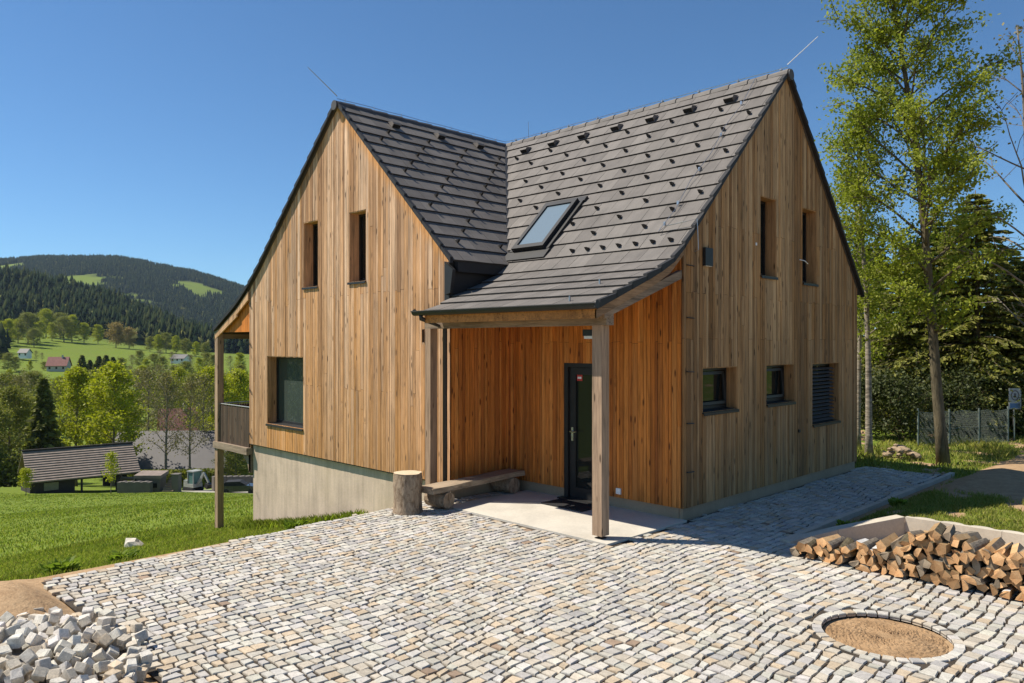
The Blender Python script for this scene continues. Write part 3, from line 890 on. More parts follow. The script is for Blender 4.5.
# ---------------- roof
def slope_pts(PR, n):
    """arc-length samples of a profile: list of (h, z)"""
    L_ = [0]
    for a, b_ in zip(PR, PR[1:]): L_.append(L_[-1] + math.hypot(b_[0] - a[0], b_[1] - a[1]))
    tot = L_[-1]
    hs = [p[0] for p in PR]; zs = [p[1] for p in PR]
    return [(float(np.interp(tot * k / n, L_, hs)), float(np.interp(tot * k / n, L_, zs))) for k in range(n + 1)]
def tiles(PR, n, amap, lim, seed, tw=0.3):
    """amap(a,h,z)->world ; lim(h)->(a_lo,a_hi)"""
    rr = random.Random(seed); m = MB(); S = slope_pts(PR, n)
    for k in range(n):
        (h0, z0), (h1, z1) = S[k], S[k + 1]
        lo0, hi0 = lim(h0); lo1, hi1 = lim(h1)
        lo, hi = min(lo0, lo1), max(hi0, hi1)
        nl = math.hypot(h1 - h0, z1 - z0); nh, nz = -(z1 - z0) / nl, (h1 - h0) / nl      # outward normal in (h, z)
        a = math.floor(lo / tw) * tw - (tw / 2 if k % 2 else 0)
        while a < hi:
            b_ = a + tw
            g_ = 0.0025
            c0a, c0b = max(a + g_, lo0), min(b_ - g_, hi0)
            c1a, c1b = max(a + g_, lo1), min(b_ - g_, hi1)
            if c0b - c0a < 0.004: c0a = c0b = (max(min((c0a + c0b) / 2, hi0), lo0))
            if c1b - c1a < 0.004: c1a = c1b = (max(min((c1a + c1b) / 2, hi1), lo1))
            if c0b - c0a > 0.004 or c1b - c1a > 0.004:
                u0 = 0.004; u1 = 0.028 + rr.uniform(-.002, .002)
                ext = 0.012
                hh1, zz1 = h1 + (h1 - h0) / nl * ext, z1 + (z1 - z0) / nl * ext
                T = [amap(c0a, h0 + nh * u0, z0 + nz * u0), amap(c0b, h0 + nh * u0, z0 + nz * u0), amap(c1b, hh1 + nh * u1, zz1 + nz * u1), amap(c1a, hh1 + nh * u1, zz1 + nz * u1)]
                q = -0.004
                B = [amap(c0a, h0 + nh * q, z0 + nz * q), amap(c0b, h0 + nh * q, z0 + nz * q), amap(c1b, hh1 + nh * (u1 - .03), zz1 + nz * (u1 - .03)), amap(c1a, hh1 + nh * (u1 - .03), zz1 + nz * (u1 - .03))]
                t0 = rr.random()
                nn = len(m.v); m.v.extend(B + T)
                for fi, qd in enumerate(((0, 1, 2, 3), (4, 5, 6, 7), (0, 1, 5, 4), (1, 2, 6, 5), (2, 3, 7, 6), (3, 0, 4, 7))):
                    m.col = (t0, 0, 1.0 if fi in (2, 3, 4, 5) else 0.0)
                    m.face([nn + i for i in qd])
            a = b_
    return m
def deck(PR, amap, lim, th, off=-0.006):
    m = MB()
    for (h0, z0), (h1, z1) in zip(PR, PR[1:]):
        lo0, hi0 = lim(h0); lo1, hi1 = lim(h1)
        m.hexa([amap(lo0, h0, z0 - th), amap(hi0, h0, z0 - th), amap(hi1, h1, z1 - th), amap(lo1, h1, z1 - th), amap(lo0, h0, z0 + off), amap(hi0, h0, z0 + off), amap(hi1, h1, z1 + off), amap(lo1, h1, z1 + off)])
    return m
OV = 0.06       # verge overhang
mF = lambda a, h, z: (a, RY - h, z)
mB = lambda a, h, z: (a, RY + h, z)
mWL = lambda a, h, z: (RX - h, a, z)
mWR = lambda a, h, z: (RX + h, a, z)
kv = SL_F / SL_WR
XCH = XR + 0.02
def limF(h):
    if h <= 3.05: return (RX + h * kv, OV)
    y = RY - h
    if y > VW: return (max(XCH, -3.14), OV)
    return (-3.04, OV)
def limF2(h):       # clamp for tiles in front of the wing gable
    return limF(h)
def limWR(h): return (VW - OV, RY - h / kv)
def limWL(h): return (VW - OV, W + OV)
def limB(h): return (RX, OV)
roof = tiles(PROF_F, 19, mF, limF, 1).build('roof', MT['tile'], house)
deck(PROF_F[:2], mF, lambda h: (RX + h * kv, -.06), TH).build('roof_deck', MT['verge'], roof)
dk = MB()
for (h0, z0), (h1, z1) in zip(PROF_F[1:], PROF_F[2:]):
    hs_ = [h0, h1]
    segs = [(h0, h1)]
    if RY - h0 > VW - .03 > RY - h1: segs = [(h0, RY - VW + .03), (RY - VW + .03, h1)]
    for a_, b_ in segs:
        za, zb = prof(PROF_F, a_), prof(PROF_F, b_)
        lo = XCH if RY - (a_ + b_) / 2 > VW - .03 else -3.03
        dk.hexa([mF(lo, a_, za - TH), mF(OV - .02, a_, za - TH), mF(OV - .02, b_, zb - TH), mF(lo, b_, zb - TH), mF(lo, a_, za - .006), mF(OV - .02, a_, za - .006), mF(OV - .02, b_, zb - .006), mF(lo, b_, zb - .006)])
dk.build('soffit', MT['soffit'], roof)
tiles(PROF_WR, 14, mWR, limWR, 2).build('roof_slope', MT['tile'], roof)
deck(PROF_WR, mWR, lambda h: (VW + .06, RY - h / kv), TH).build('roof_deck', MT['verge'], roof)
tiles(PROF_WL, 20, mWL, limWL, 3).build('roof_slope', MT['tile'], roof)
deck(PROF_WL, mWL, lambda h: (VW + .06, W - .02), TH).build('roof_deck', MT['verge'], roof)
tiles(PROF_B, 14, mB, limB, 4).build('roof_slope', MT['tile'], roof)
deck(PROF_B, mB, lambda h: (RX, -.06), TH).build('roof_deck', MT['verge'], roof)
# dark verge trims (overlapping verge tiles, one per course)
def verge(PR, n, amap, a_out, a_in, seed):
    rr = random.Random(seed); m = MB(); S = slope_pts(PR, n)
    for (h0, z0), (h1, z1) in zip(S, S[1:]):
        u = rr.uniform(.0, .004)
        lo, hi = min(a_in, a_out), max(a_in, a_out)
        d_ = 0.035
        m.hexa([amap(lo, h0, z0 - d_), amap(hi, h0, z0 - d_), amap(hi, h1 + .012, z1 - d_ - .008), amap(lo, h1 + .012, z1 - d_ - .008),
                amap(lo, h0, z0 + .02), amap(hi, h0, z0 + .02), amap(hi, h1 + .012, z1 + .045 + u), amap(lo, h1 + .012, z1 + .045 + u)])
    return m
verge(PROF_F, 19, mF, OV + .045, OV - .02 + .006, 1).build('verge', MT['verge'], roof)
verge(PROF_B, 14, mB, OV + .045, OV - .014, 2).build('verge', MT['verge'], roof)
verge(PROF_WL, 20, mWL, VW - OV - .045, VW - OV + .014, 3).build('verge', MT['verge'], roof)
verge(PROF_WR, 14, mWR, VW - OV - .045, VW - OV + .014, 4).build('verge', MT['verge'], roof)
# ridge caps
def ridge(a0, a1, amap, seed):
    rr = random.Random(seed); m = MB(); n = int((a1 - a0) / 0.33)
    for k in range(n):
        s0 = a0 + (a1 - a0) * k / n; s1 = a0 + (a1 - a0) * (k + 1) / n + .015
        for i in range(6):
            t0, t1 = PI * i / 6, PI * (i + 1) / 6
            r0, r1 = 0.085, 0.098
            q = []
            for s_, r_ in ((s0, r0), (s1, r1)):
                for t_, rr_ in ((t0, r_), (t1, r_), (t1, r_ - .018), (t0, r_ - .018)):
                    q.append(amap(s_, rr_ * math.cos(t_) * 1.1, 6.425 + rr_ * math.sin(t_) * 1.05))
            m.col = (rr.random(), 0, 0); m.hexa(q)
    return m
ridge(RX - .1, OV + .03, lambda s, c_, z: (s, RY + c_, z), 5).build('ridge_cap', MT['tile'], roof, label='light grey ridge caps of the main roof')
ridge(VW - OV - .03, RY, lambda s, c_, z: (RX + c_, s, z), 6).build('ridge_cap', MT['tile_dark'], roof)
# round end pieces
for p_, ax in (((OV + .05, RY, 6.43), 0), ((RX, VW - OV - .05, 6.43), 1)):
    m = MB(); d_ = Vector((1, 0, 0)) if ax == 0 else Vector((0, 1, 0))
    m.tube([Vector(p_) - d_ * .02, Vector(p_) + d_ * .02], 0.085, 14); m.build('ridge_end', MT['tile_dark'], roof)
# valley flashing
m = MB()
for s_ in (-.05, .05):
    pass
m.bar((RX + .1, RY - .1 / kv, ZR - .06), (RX + 2.95 * kv, RY - 2.95, ZR - 2.95 * SL_F + .022), .05, .02); m.build('valley_flashing', MT['metal_dark'], roof)
# snow guards
def guard(m, c, nh, nz, amap, a, h, z):
    # little triangular hook standing on the tile
    for (da, w_) in ((0, .020),):
        q0 = amap(a - w_, h - nz * .09, z + nh * .09)
        pts = []
        for aa in (a - w_, a + w_):
            pts += [amap(aa, h - nz * .06 + nh * .008, z + nh * .06 + nz * .008), amap(aa, h + nh * .008, z + nz * .008), amap(aa, h + nh * .075, z + nz * .075)]
        n = len(m.v); m.v.extend(pts)
        m.face((n, n + 1, n + 2)); m.face((n + 3, n + 4, n + 5)); m.face((n, n + 1, n + 4, n + 3)); m.face((n + 1, n + 2, n + 5, n + 4)); m.face((n + 2, n, n + 3, n + 5))
S = slope_pts(PROF_F, 19)
cnt = 0; extra_guards = []
SKX0, SKX1 = -3.02, -2.25
for k in range(12, 1, -1):
    h, z = S[k]; h1, z1 = S[k + 1]
    nl = math.hypot(h1 - h, z1 - z); nh, nz = -(z1 - z) / nl, (h1 - h) / nl
    hm, zm = h + (h1 - h) * .62, z + (z1 - z) * .62
    step = 0.28 if k == 12 else 0.9
    if k == 12: hm, zm = h + (h1 - h) * .8, z + (z1 - z) * .8
    a = OV - 0.2 - (0.3 * (k % 3) if k != 12 else 0)
    while a > RX + hm * kv + .25:
        if not (k in (8, 9, 10, 11, 12) and -3.3 < a < -2.3) and not (k == 12 and a < -2.1):
            m = MB(); guard(m, None, nh, nz, mF, a, hm + nh * .02, zm + nz * .02)
            if cnt < 99: m.build('snow_guard', MT['metal_dark'], roof)
            else: extra_guards.append((a, hm + nh * .02, zm + nz * .02, nh, nz))
            cnt += 1
        a -= step
S2 = slope_pts(PROF_WR, 14); ms = MB()
for k in range(2, 13):
    h, z = S2[k]; h1, z1 = S2[k + 1]
    nl = math.hypot(h1 - h, z1 - z); nh, nz = -(z1 - z) / nl, (h1 - h) / nl
    hm, zm = h + (h1 - h) * .62, z + (z1 - z) * .62
    a = VW + 0.3 + 0.3 * ((12 - k) % 3)
    while a < RY - hm / kv - .15:
        guard(ms, None, nh, nz, mWR, a, hm + nh * .02, zm + nz * .02); a += 0.9
for a, hh_, zz_, nh, nz in extra_guards: guard(ms, None, nh, nz, mF, a, hh_, zz_)
sg = ms.build('snow_guard', MT['metal_dark'], roof, kind='stuff')
# vent tiles
def vent(amap, a, h, z, nh, nz, name='vent_tile'):
    m = MB(); w_ = .085
    pts = []
    for aa in (a - w_, a + w_):
        pts += [amap(aa, h - nz * .17 + nh * .0, z + nh * .17 + nz * .0), amap(aa, h, z - .0), amap(aa, h + nh * .075, z + nz * .075), amap(aa, h - nz * .05 + nh * .085, z + nh * .05 + nz * .085)]
    m.col = (0.5, 0, 0)
    m.hexa(pts)
    o = m.build(name, MT['tile'], roof)
    m = MB(); m.col = (0, 0, 1)
    m.poly([amap(a - w_ * .88, h + nz * .006 + nh * .005, z - nh * .006 + nz * .005), amap(a + w_ * .88, h + nz * .006 + nh * .005, z - nh * .006 + nz * .005), amap(a + w_ * .88, h + nh * .066 + nz * .006, z + nz * .066 - nh * .006), amap(a - w_ * .88, h + nh * .066 + nz * .006, z + nz * .066 - nh * .006)])
    m.build('vent_opening', MT['void'], o)
h, z = S[0]; h1, z1 = S[1]; h, z = h + (h1 - h) * .9, z + (z1 - z) * .9; h1, z1 = S[2]; nl = math.hypot(h1 - h, z1 - z); nh, nz = -(z1 - z) / nl, (h1 - h) / nl
hm, zm = .44, prof(PROF_F, .44)
for a in (-0.67, -1.41, -2.16, -2.91, -3.68, -4.43, -5.17): vent(mF, a, hm + nh * .03, zm + nz * .03, nh, nz)
h, z = S2[1]; h1, z1 = S2[2]; nl = math.hypot(h1 - h, z1 - z); nh, nz = -(z1 - z) / nl, (h1 - h) / nl
hm, zm = h + (h1 - h) * .7, z + (z1 - z) * .7
for a in (-0.3, 0.75, 1.75): vent(mWR, a, hm + nh * .03, zm + nz * .03, nh, nz)
# skylight
def fpt(a, h, u):
    z = prof(PROF_F, h); nl = math.hypot(1, SL_F); return (a, RY - h - SL_F / nl * u, z + u / nl)
sx0, sx1, sh0, sh1 = -3.12, -2.44, 1.97, 2.79
def sky_box(m, a0, a1, h0, h1, u0, u1):
    m.hexa([fpt(a0, h0, u0), fpt(a1, h0, u0), fpt(a1, h1, u0), fpt(a0, h1, u0), fpt(a0, h0, u1), fpt(a1, h0, u1), fpt(a1, h1, u1), fpt(a0, h1, u1)])
m = MB()
sky_box(m, sx0, sx0 + .07, sh0, sh1, 0, .12); sky_box(m, sx1 - .07, sx1, sh0, sh1, 0, .12); sky_box(m, sx0 + .07, sx1 - .07, sh0, sh0 + .06, 0, .12); sky_box(m, sx0 + .07, sx1 - .07, sh1 - .06, sh1, 0, .12)
skl = m.build('skylight', MT['metal_dark'], house)
m = MB(); sky_box(m, sx0 + .06, sx1 - .06, sh0 + .05, sh1 - .05, .06, .095); m.build('pane', MT['glass_light'], skl)
m = MB(); sky_box(m, sx0 - .12, sx1 + .1, sh0 - .08, sh0, 0.01, .06); sky_box(m, sx0 - .12, sx1 + .1, sh1, sh1 + .14, 0.025, .05); sky_box(m, sx0 - .08, sx0, sh0, sh1, .02, .06); sky_box(m, sx1, sx1 + .08, sh0, sh1, .02, .06); m.build('flashing', MT['metal_dark'], skl)
# dark cheek below the wing eave above the porch roof
m = MB()
ys_ = [VW - OV + .03, VW - .02, -0.6, -0.26, -0.1]
m.col = (0, 0, 0)
for a_, b_ in zip(ys_, ys_[1:]):
    m.hexa([(XR - .1, a_, 2.5), (XR + .015, a_, 2.5), (XR + .015, b_, 2.5), (XR - .1, b_, 2.5), (XR - .1, a_, 3.5), (XR + .015, a_, 3.48), (XR + .015, b_, 3.48), (XR - .1, b_, 3.5)])
m.build('cheek', MT['metal_dark'], house)
m = MB(); m.hexa([(XR - .02, VW - OV - .03, 3.0), (XR + .1, VW - OV - .03, 3.02), (XR + .1, VW - OV + .03, 3.02), (XR - .02, VW - OV + .03, 3.0), (XR - .02, VW - OV - .03, 3.48), (XR + .16, VW - OV - .03, 3.36), (XR + .16, VW - OV + .03, 3.36), (XR - .02, VW - OV + .03, 3.48)]); m.build('flashing', MT['metal_dark'], house)
# gutter + brackets, downpipe
GY, GZ = RY - 4.66 - .055, 2.735
m = MB()
for i in range(8):
    t0, t1 = PI + PI * i / 8, PI + PI * (i + 1) / 8
    q = []
    for s_ in (-3.20, 0.10):
        for t_, r_ in ((t0, .062), (t1, .062), (t1, .057), (t0, .057)): q.append((s_, GY + r_ * math.cos(t_), GZ + r_ * math.sin(t_)))
    m.hexa(q)
for s_ in (-3.20, 0.10):
    m.tube([(s_ - .003, GY, GZ - .012), (s_ + .003, GY, GZ - .012)], .046, 12)
m.tube([(-3.20, GY - .06, GZ), (0.10, GY - .06, GZ)], 0.009, 6)
gut = m.build('gutter', MT['metal_dark'], house)
m = MB(); m.tube([(-3.05, GY, GZ - .05), (-3.05, GY, GZ - .1), (-3.05, -1.42, 2.5), (-3.05, -1.42, 0.02)], .033, 10); m.build('downpipe', MT['metal_dark'], house, smooth=True)
# post, half post, beam, rafters
m = MB(); m.col = (.6, .3, 0); m.box((-0.235, -1.535, 0.05), (-0.095, -1.395, 2.5)); m.build('post', MT['post_wood'], house, label='front porch post')
m = MB(); m.box((-0.185, -1.485, 0.0), (-0.145, -1.445, 0.05)); m.cbox((-.165, -1.465, .018), (.1, .1, .01)); m.build('post_shoe', MT['metal_dark'], house)
m = MB(); m.col = (.45, .2, 0); m.box((-3.37, -1.53, 0.02), (-3.25, -1.40, 2.5)); m.build('post', MT['post_wood'], house, label='porch post beside the wing wall')
m = MB(); m.col = (.5, .2, 0); m.box((-3.38, -1.53, 2.5), (-0.03, -1.39, 2.63)); m.build('beam', MT['beam_wood'], house)
m = MB(); m.col = (.3, .1, 0)
m.poly([(-3.425, -1.545, 2.49), (-3.385, -1.545, 2.49), (-3.385, -1.545, 2.3), (-3.405, -1.545, 2.25), (-3.425, -1.545, 2.3)]); m.poly([(-3.425, -1.505, 2.49), (-3.385, -1.505, 2.49), (-3.385, -1.505, 2.3), (-3.405, -1.505, 2.25), (-3.425, -1.505, 2.3)])
m.box((-3.425, -1.545, 2.3), (-3.385, -1.505, 2.495)); m.build('bracket', MT['post_wood'], house)
m = MB(); m.col = (.6, .2, 0)
m.hexa([(-.06, -1.62, 2.57), (.015, -1.62, 2.57), (.015, -.03, 3.12), (-.06, -.03, 3.12), (-.06, -1.62, 2.68), (.015, -1.62, 2.68), (.015, -.03, 3.23), (-.06, -.03, 3.23)])
m.build('rafter', MT['beam_wood_y'], house)
m = MB(); m.col = (.5, .9, .4)
for (h0, h1) in ((2.9, 3.2), (3.2, 3.55), (3.55, 4.66)):
    za, zb = prof(PROF_F, h0) - .06, prof(PROF_F, h1) - .06
    m.hexa([mF(.022, h0, za - .1), mF(.05, h0, za - .1), mF(.05, h1, zb - .1), mF(.022, h1, zb - .1), mF(.022, h0, za), mF(.05, h0, za), mF(.05, h1, zb), mF(.022, h1, zb)])
m.build('fascia', MT['beam_wood_y'], house)
# ceiling lamp, wall lamp, socket, cable hooks
m = MB(); m.box((-0.66, -1.2, 2.38), (-0.42, -1.06, 2.46)); lampo = m.build('porch_lamp', MT['frame'], house)
m = MB(); m.box((-0.645, -1.19, 2.345), (-0.435, -1.07, 2.382)); m.build('lamp_cover', MT['white'], lampo)
m = MB(); m.tube([(-.54, -1.13, 2.46), (-.54, -1.13, 2.75)], .012, 6); m.build('lamp_stem', MT['frame'], lampo)
m = MB(); m.box((0.03, 0.45, 3.32), (0.075, 0.64, 3.56)); wl = m.build('wall_lamp', MT['frame'], house)
m = MB(); m.box((0.04, 0.47, 3.312), (0.07, 0.62, 3.32)); m.build('lamp_cover', MT['cream'], wl)
m = MB(); m.box((-1.03, -0.045, 0.21), (-0.95, -0.026, 0.29)); m.build('socket', MT['white'], house)
for z_ in (0.62, 1.25, 1.92, 2.62, 3.3):
    m = MB(); m.tube([(0.03, 0.06, z_), (0.05, 0.06, z_), (0.05, 0.21, z_ - .005), (.03, .21, z_ - .005)], 0.007, 6); m.build('cable_clip', MT['metal_dark'], house)
for z_ in (-.6, 0.45, 1.35, 2.3, 3.1):
    m = MB(); m.tube([(XL + .02, VW - .03, z_), (XL + .06, VW - .06, z_), (XL + .16, VW - .05, z_ - .12)], 0.007, 6); m.build('cable_clip', MT['metal_dark'], house)
m = MB(); m.box((0.028, 1.9, 3.72), (0.036, 1.94, 3.76)); m.build('wall_clip', MT['white'], house)
m = MB(); m.tube([(0.03, 3.35, 3.62), (0.1, 3.38, 3.6), (0.09, 3.52, 3.56)], .008, 6); m.build('wall_hook', MT['white'], house)
m = MB(); m.cbox((0.034, 3.33, 1.04 - .15), (.03, .05, .05)); m.build('outlet', MT['metal_dark'], house)
# lightning protection
m = MB()
pts = [(x_, RY, 6.56 + .004 * math.sin(x_ * 7)) for x_ in np.linspace(RX, OV, 30)]
m.tube(pts, 0.005, 5)
for x_ in np.linspace(RX + .3, OV - .1, 9): m.tube([(x_, RY, 6.5), (x_, RY, 6.59)], .006, 4); m.cbox((x_, RY, 6.54), (.03, .06, .02))
m.build('lightning_wire', MT['zinc'], house); m = MB()
pts = [(RX, y_, 6.56 + .004 * math.sin(y_ * 7)) for y_ in np.linspace(VW - OV, RY, 24)]
m.tube(pts, 0.005, 5)
for y_ in np.linspace(VW + .1, RY - .3, 7): m.tube([(RX, y_, 6.5), (RX, y_, 6.59)], .006, 4)
m.build('lightning_wire', MT['zinc'], house); m = MB()
def roofwire(a_, hs_):
    pts = []
    for i, h_ in enumerate(hs_): pts.append(fpt(a_ + (.06 if i % 2 else -.0), h_, .06 if h_ < 3 else .06))
    m.tube(pts, .0045, 5)
roofwire(-0.42, [0.05, .6, 1.0, 1.5, 1.95, 2.4, 2.75])
m.tube([fpt(-.42, 2.75, .06), fpt(-.3, 2.7, .09), fpt(.0, 2.68, .1), (OV + .05, RY - 2.68, prof(PROF_F, 2.68) + .1), (OV + .06, RY - 2.66, 3.5), (.05, RY - 2.66, 3.48)], .006, 5)
for h_ in (.55, 1.15, 1.75, 2.3, 2.62): m.cbox(fpt(-.40, h_, .05), (.03, .02, .05))
m.cbox((-.42, -1.72, 2.8), (.012, .02, .09)); m.cbox((-.47, -1.1, 3.04), (.012, .02, .08))
m.build('lightning_wire', MT['zinc'], house)
for nm, a_, b_ in (('a', (RX, VW - .06, 6.6), (RX - .05, VW - .60, 6.98)), ('b', (OV, RY, 6.6), (OV + .5, RY - .05, 6.88)), ('c', (RX + .1, RY + .6, 6.4), (RX + .08, RY + .6, 7.1))):
    m = MB(); m.tube([a_, b_], [.008, .005], 6); m.build('lightning_rod', MT['rod'] if nm == 'b' else MT['zinc'], house)
# balcony on the left
BX = -11.08
m = MB(); m.col = (.6, .4, 0); m.box((BX - .07, -1.27, -2.6), (BX + .07, -1.13, 2.5)); m.build('post', MT['post_wood'], house, label='tall balcony post standing in the grass')
m = MB(); m.col = (.6, .4, 0); m.box((BX - .07, 4.3, -2.6), (BX + .07, 4.44, 2.5)); m.build('post', MT['post_wood'], house)
m = MB(); m.col = (.9, .1, 0); m.box((BX - .1, -1.30, -0.02), (XL + .02, -1.16, 0.12)); m.build('balcony_beam', MT['beam_wood'], house)
m = MB(); m.col = (.7, .1, 0)
m.poly([(XL - .45, -1.2, -.02), (XL, -1.2, -.02), (XL, -1.2, -.4), (XL - .08, -1.2, -.38), (XL - .16, -1.2, -.2)]); m.poly([(XL - .45, -1.15, -.02), (XL, -1.15, -.02), (XL, -1.15, -.4), (XL - .08, -1.15, -.38), (XL - .16, -1.15, -.2)])
m.box((XL - .08, -1.2, -.4), (XL, -1.15, -.02)); m.box((XL - .3, -1.199, -.09), (XL - .08, -1.151, -.02)); m.build('bracket', MT['beam_wood'], house)
m = MB(); m.box((BX - .06, -1.15, -0.02), (XL, 5.7, 0.1)); bal = m.build('balcony', MT['beam_wood_y'], house)
m = MB(); rr = random.Random(4); a = BX + .08
while a < XL - .03:
    m.col = (rr.random(), rr.random(), 0); m.box((a, -1.225, 0.12), (a + .048, -1.2, 0.92)); a += .058
y_ = -1.1
while y_ < 4.3:
    m.col = (rr.random(), rr.random(), 0); m.box((BX - .012, y_, 0.12), (BX + .012, y_ + .048, 0.92)); y_ += .06
m.build('railing', MT['dark_wood'], bal)
m = MB(); m.tube([(BX, -1.212, 0.955), (XL, -1.212, 0.955)], .013, 6); m.tube([(BX, -1.2, 0.955), (BX, 4.4, 0.955)], .013, 6); m.build('handrail', MT['zinc'], bal)
m = MB(); m.col = (.6, .9, .5)
zt_ = lambda x_: prof(PROF_WL, RX - x_) - TH - .01
m.hexa([(BX, -1.2, 2.52), (XL, -1.2, 2.52), (XL, -1.17, 2.52), (BX, -1.17, 2.52), (BX, -1.2, 2.56), (XL, -1.2, zt_(XL)), (XL, -1.17, zt_(XL)), (BX, -1.17, 2.56)]); m.build('gable_infill', MT['porch_wood'], house)
m = MB(); m.col = (.8, .5, .2)
for (h0, h1) in ((3.38, 3.9), (3.9, 4.96)):
    za, zb = prof(PROF_WL, h0) - .1, prof(PROF_WL, h1) - .1
    m.hexa([mWL(VW - .07, h0, za - .17), mWL(VW - .035, h0, za - .17), mWL(VW - .035, h1, zb - .12), mWL(VW - .07, h1, zb - .12), mWL(VW - .07, h0, za), mWL(VW - .035, h0, za), mWL(VW - .035, h1, zb), mWL(VW - .07, h1, zb)])
m.build('fascia', MT['wing_wood'], house)
m = MB(); m.col = (.6, .4, 0); m.box((BX - .07, -1.12, 2.38), (BX + .07, 5.7, 2.5)); m.build('beam', MT['beam_wood_y'], house)

# ------------------------------------------------------------------ porch things
m = MB(); m.box((-1.95, -0.58, 0.014), (-1.2, -0.14, 0.03))
m.build('doormat', MT['black'], loc=(-1.55, -.37, .014), label='black rubber doormat lying in front of the entrance door', cat='doormat')
# stump
st = thing('tree_stump', (-2.90, -2.2, 0), 'upright sawn log with rough brown bark at the left end of the bench', 'log')
m = MB(); n = 26; rr = random.Random(2); ring = []
prof_r = [(0, .20), (.06, .185), (.2, .178), (.33, .192), (.45, .19), (.535, .185)]
jit = [rr.uniform(-.012, .012) for _ in range(n)]
for z_, r_ in prof_r:
    ring.append(len(m.v))
    for k in range(n):
        a = 2 * PI * k / n; q = r_ + jit[k] + rr.uniform(-.006, .006)
        m.v.append((-2.90 + q * math.cos(a), -2.2 + q * math.sin(a), z_))
for i in range(len(ring) - 1):
    for k in range(n): m.face((ring[i] + k, ring[i] + (k + 1) % n, ring[i + 1] + (k + 1) % n, ring[i + 1] + k))
m.build('bark', MT['bark_log'], st, smooth=True, recalc=False)
m = MB(); top_ = [(-2.90 + (.186 + jit[k]) * math.cos(2 * PI * k / n), -2.2 + (.186 + jit[k]) * math.sin(2 * PI * k / n), .536) for k in range(n)]; m.poly(top_)
m.build('cut_face', MT['stump_top'], st, recalc=False)
# bench
bn = thing('bench', (-2.85, -1.0, 0.012), 'low rough plank bench resting on two short logs along the porch side wall', 'bench')
m = MB(); rr = random.Random(5); A0, A1 = Vector((-2.76, -2.02, .285)), Vector((-2.95, -.06, .285)); dv = (A1 - A0).normalized(); sv_ = Vector((-dv.y, dv.x, 0))
N = 10; L0 = []
for i in range(N + 1):
    p = A0 + (A1 - A0) * i / N
    wl_ = .165 + rr.uniform(-.012, .012); wr_ = .165 + rr.uniform(-.015, .015)
    L0.append([p - sv_ * wl_ + Vector((0, 0, -.035)), p + sv_ * wr_ + Vector((0, 0, -.035)), p + sv_ * (wr_ - .01) + Vector((0, 0, .035 + rr.uniform(-.003, .003))), p - sv_ * (wl_ - .012) + Vector((0, 0, .035 + rr.uniform(-.003, .003)))])
m.col = (.7, .3, 0)
for a, b_ in zip(L0, L0[1:]): m.hexa(a + b_)
m.build('seat', MT['bench_wood'], bn)
for t_, nm in ((.14, 0), (.86, 1)):
    c_ = A0 + (A1 - A0) * t_; m = MB(); pts = []; rs = []
    for k in range(5):
        q = -.19 + .38 * k / 4; pts.append(c_ + sv_ * q + Vector((0, 0, -.155))); rs.append(.118 + rr.uniform(-.008, .008))
    m.tube(pts, rs, 14); m.build('support_log', MT['bark_log'], bn, smooth=False)

# ------------------------------------------------------------------ curb, woodpile
m = MB()
def curb_seg(a, b_, z0, z1, wd=.13):
    a = Vector((*a, 0)); b_ = Vector((*b_, 0)); d = (b_ - a).normalized(); s_ = Vector((-d.y, d.x, 0)) * wd
    m.hexa([a + Vector((0, 0, -.2)), b_ + Vector((0, 0, -.2)), b_ + s_ + Vector((0, 0, -.2)), a + s_ + Vector((0, 0, -.2)), a + Vector((0, 0, z0)), b_ + Vector((0, 0, z1)), b_ + s_ + Vector((0, 0, z1)), a + s_ + Vector((0, 0, z0))])
curb_seg((1.50, -.10), (1.80, .475), .03, .115); curb_seg((1.803, .48), (2.25, 1.34), .118, .2)
x_ = 2.253
while x_ < 9:
    curb_seg((x_, 1.34), (x_ + 1.0, 1.34), .2, .2, .07); x_ += 1.004
rr = random.Random(8)
x_ = 2.3
while x_ < 9:          # half-round caps on the far side of the curb
    c_ = Vector((x_ + .14, 1.42, .15)); n = 8
    pts = [(c_.x + .12 * math.cos(PI * k / n), c_.y + .075 * math.sin(PI * k / n)) for k in range(n + 1)]
    m.poly([(a, b_, .195) for a, b_ in pts])
    for (a, b_), (e, f) in zip(pts, pts[1:]): m.poly([(a, b_, .195), (e, f, .195), (e, f, -.05), (a, b_, -.05)])
    x_ += .3
m.build('garden_curb', MT['curb'], loc=(2.2, 1.3, 0), label='low pale concrete curb bending around the firewood, edging the raised lawn', cat='curb')

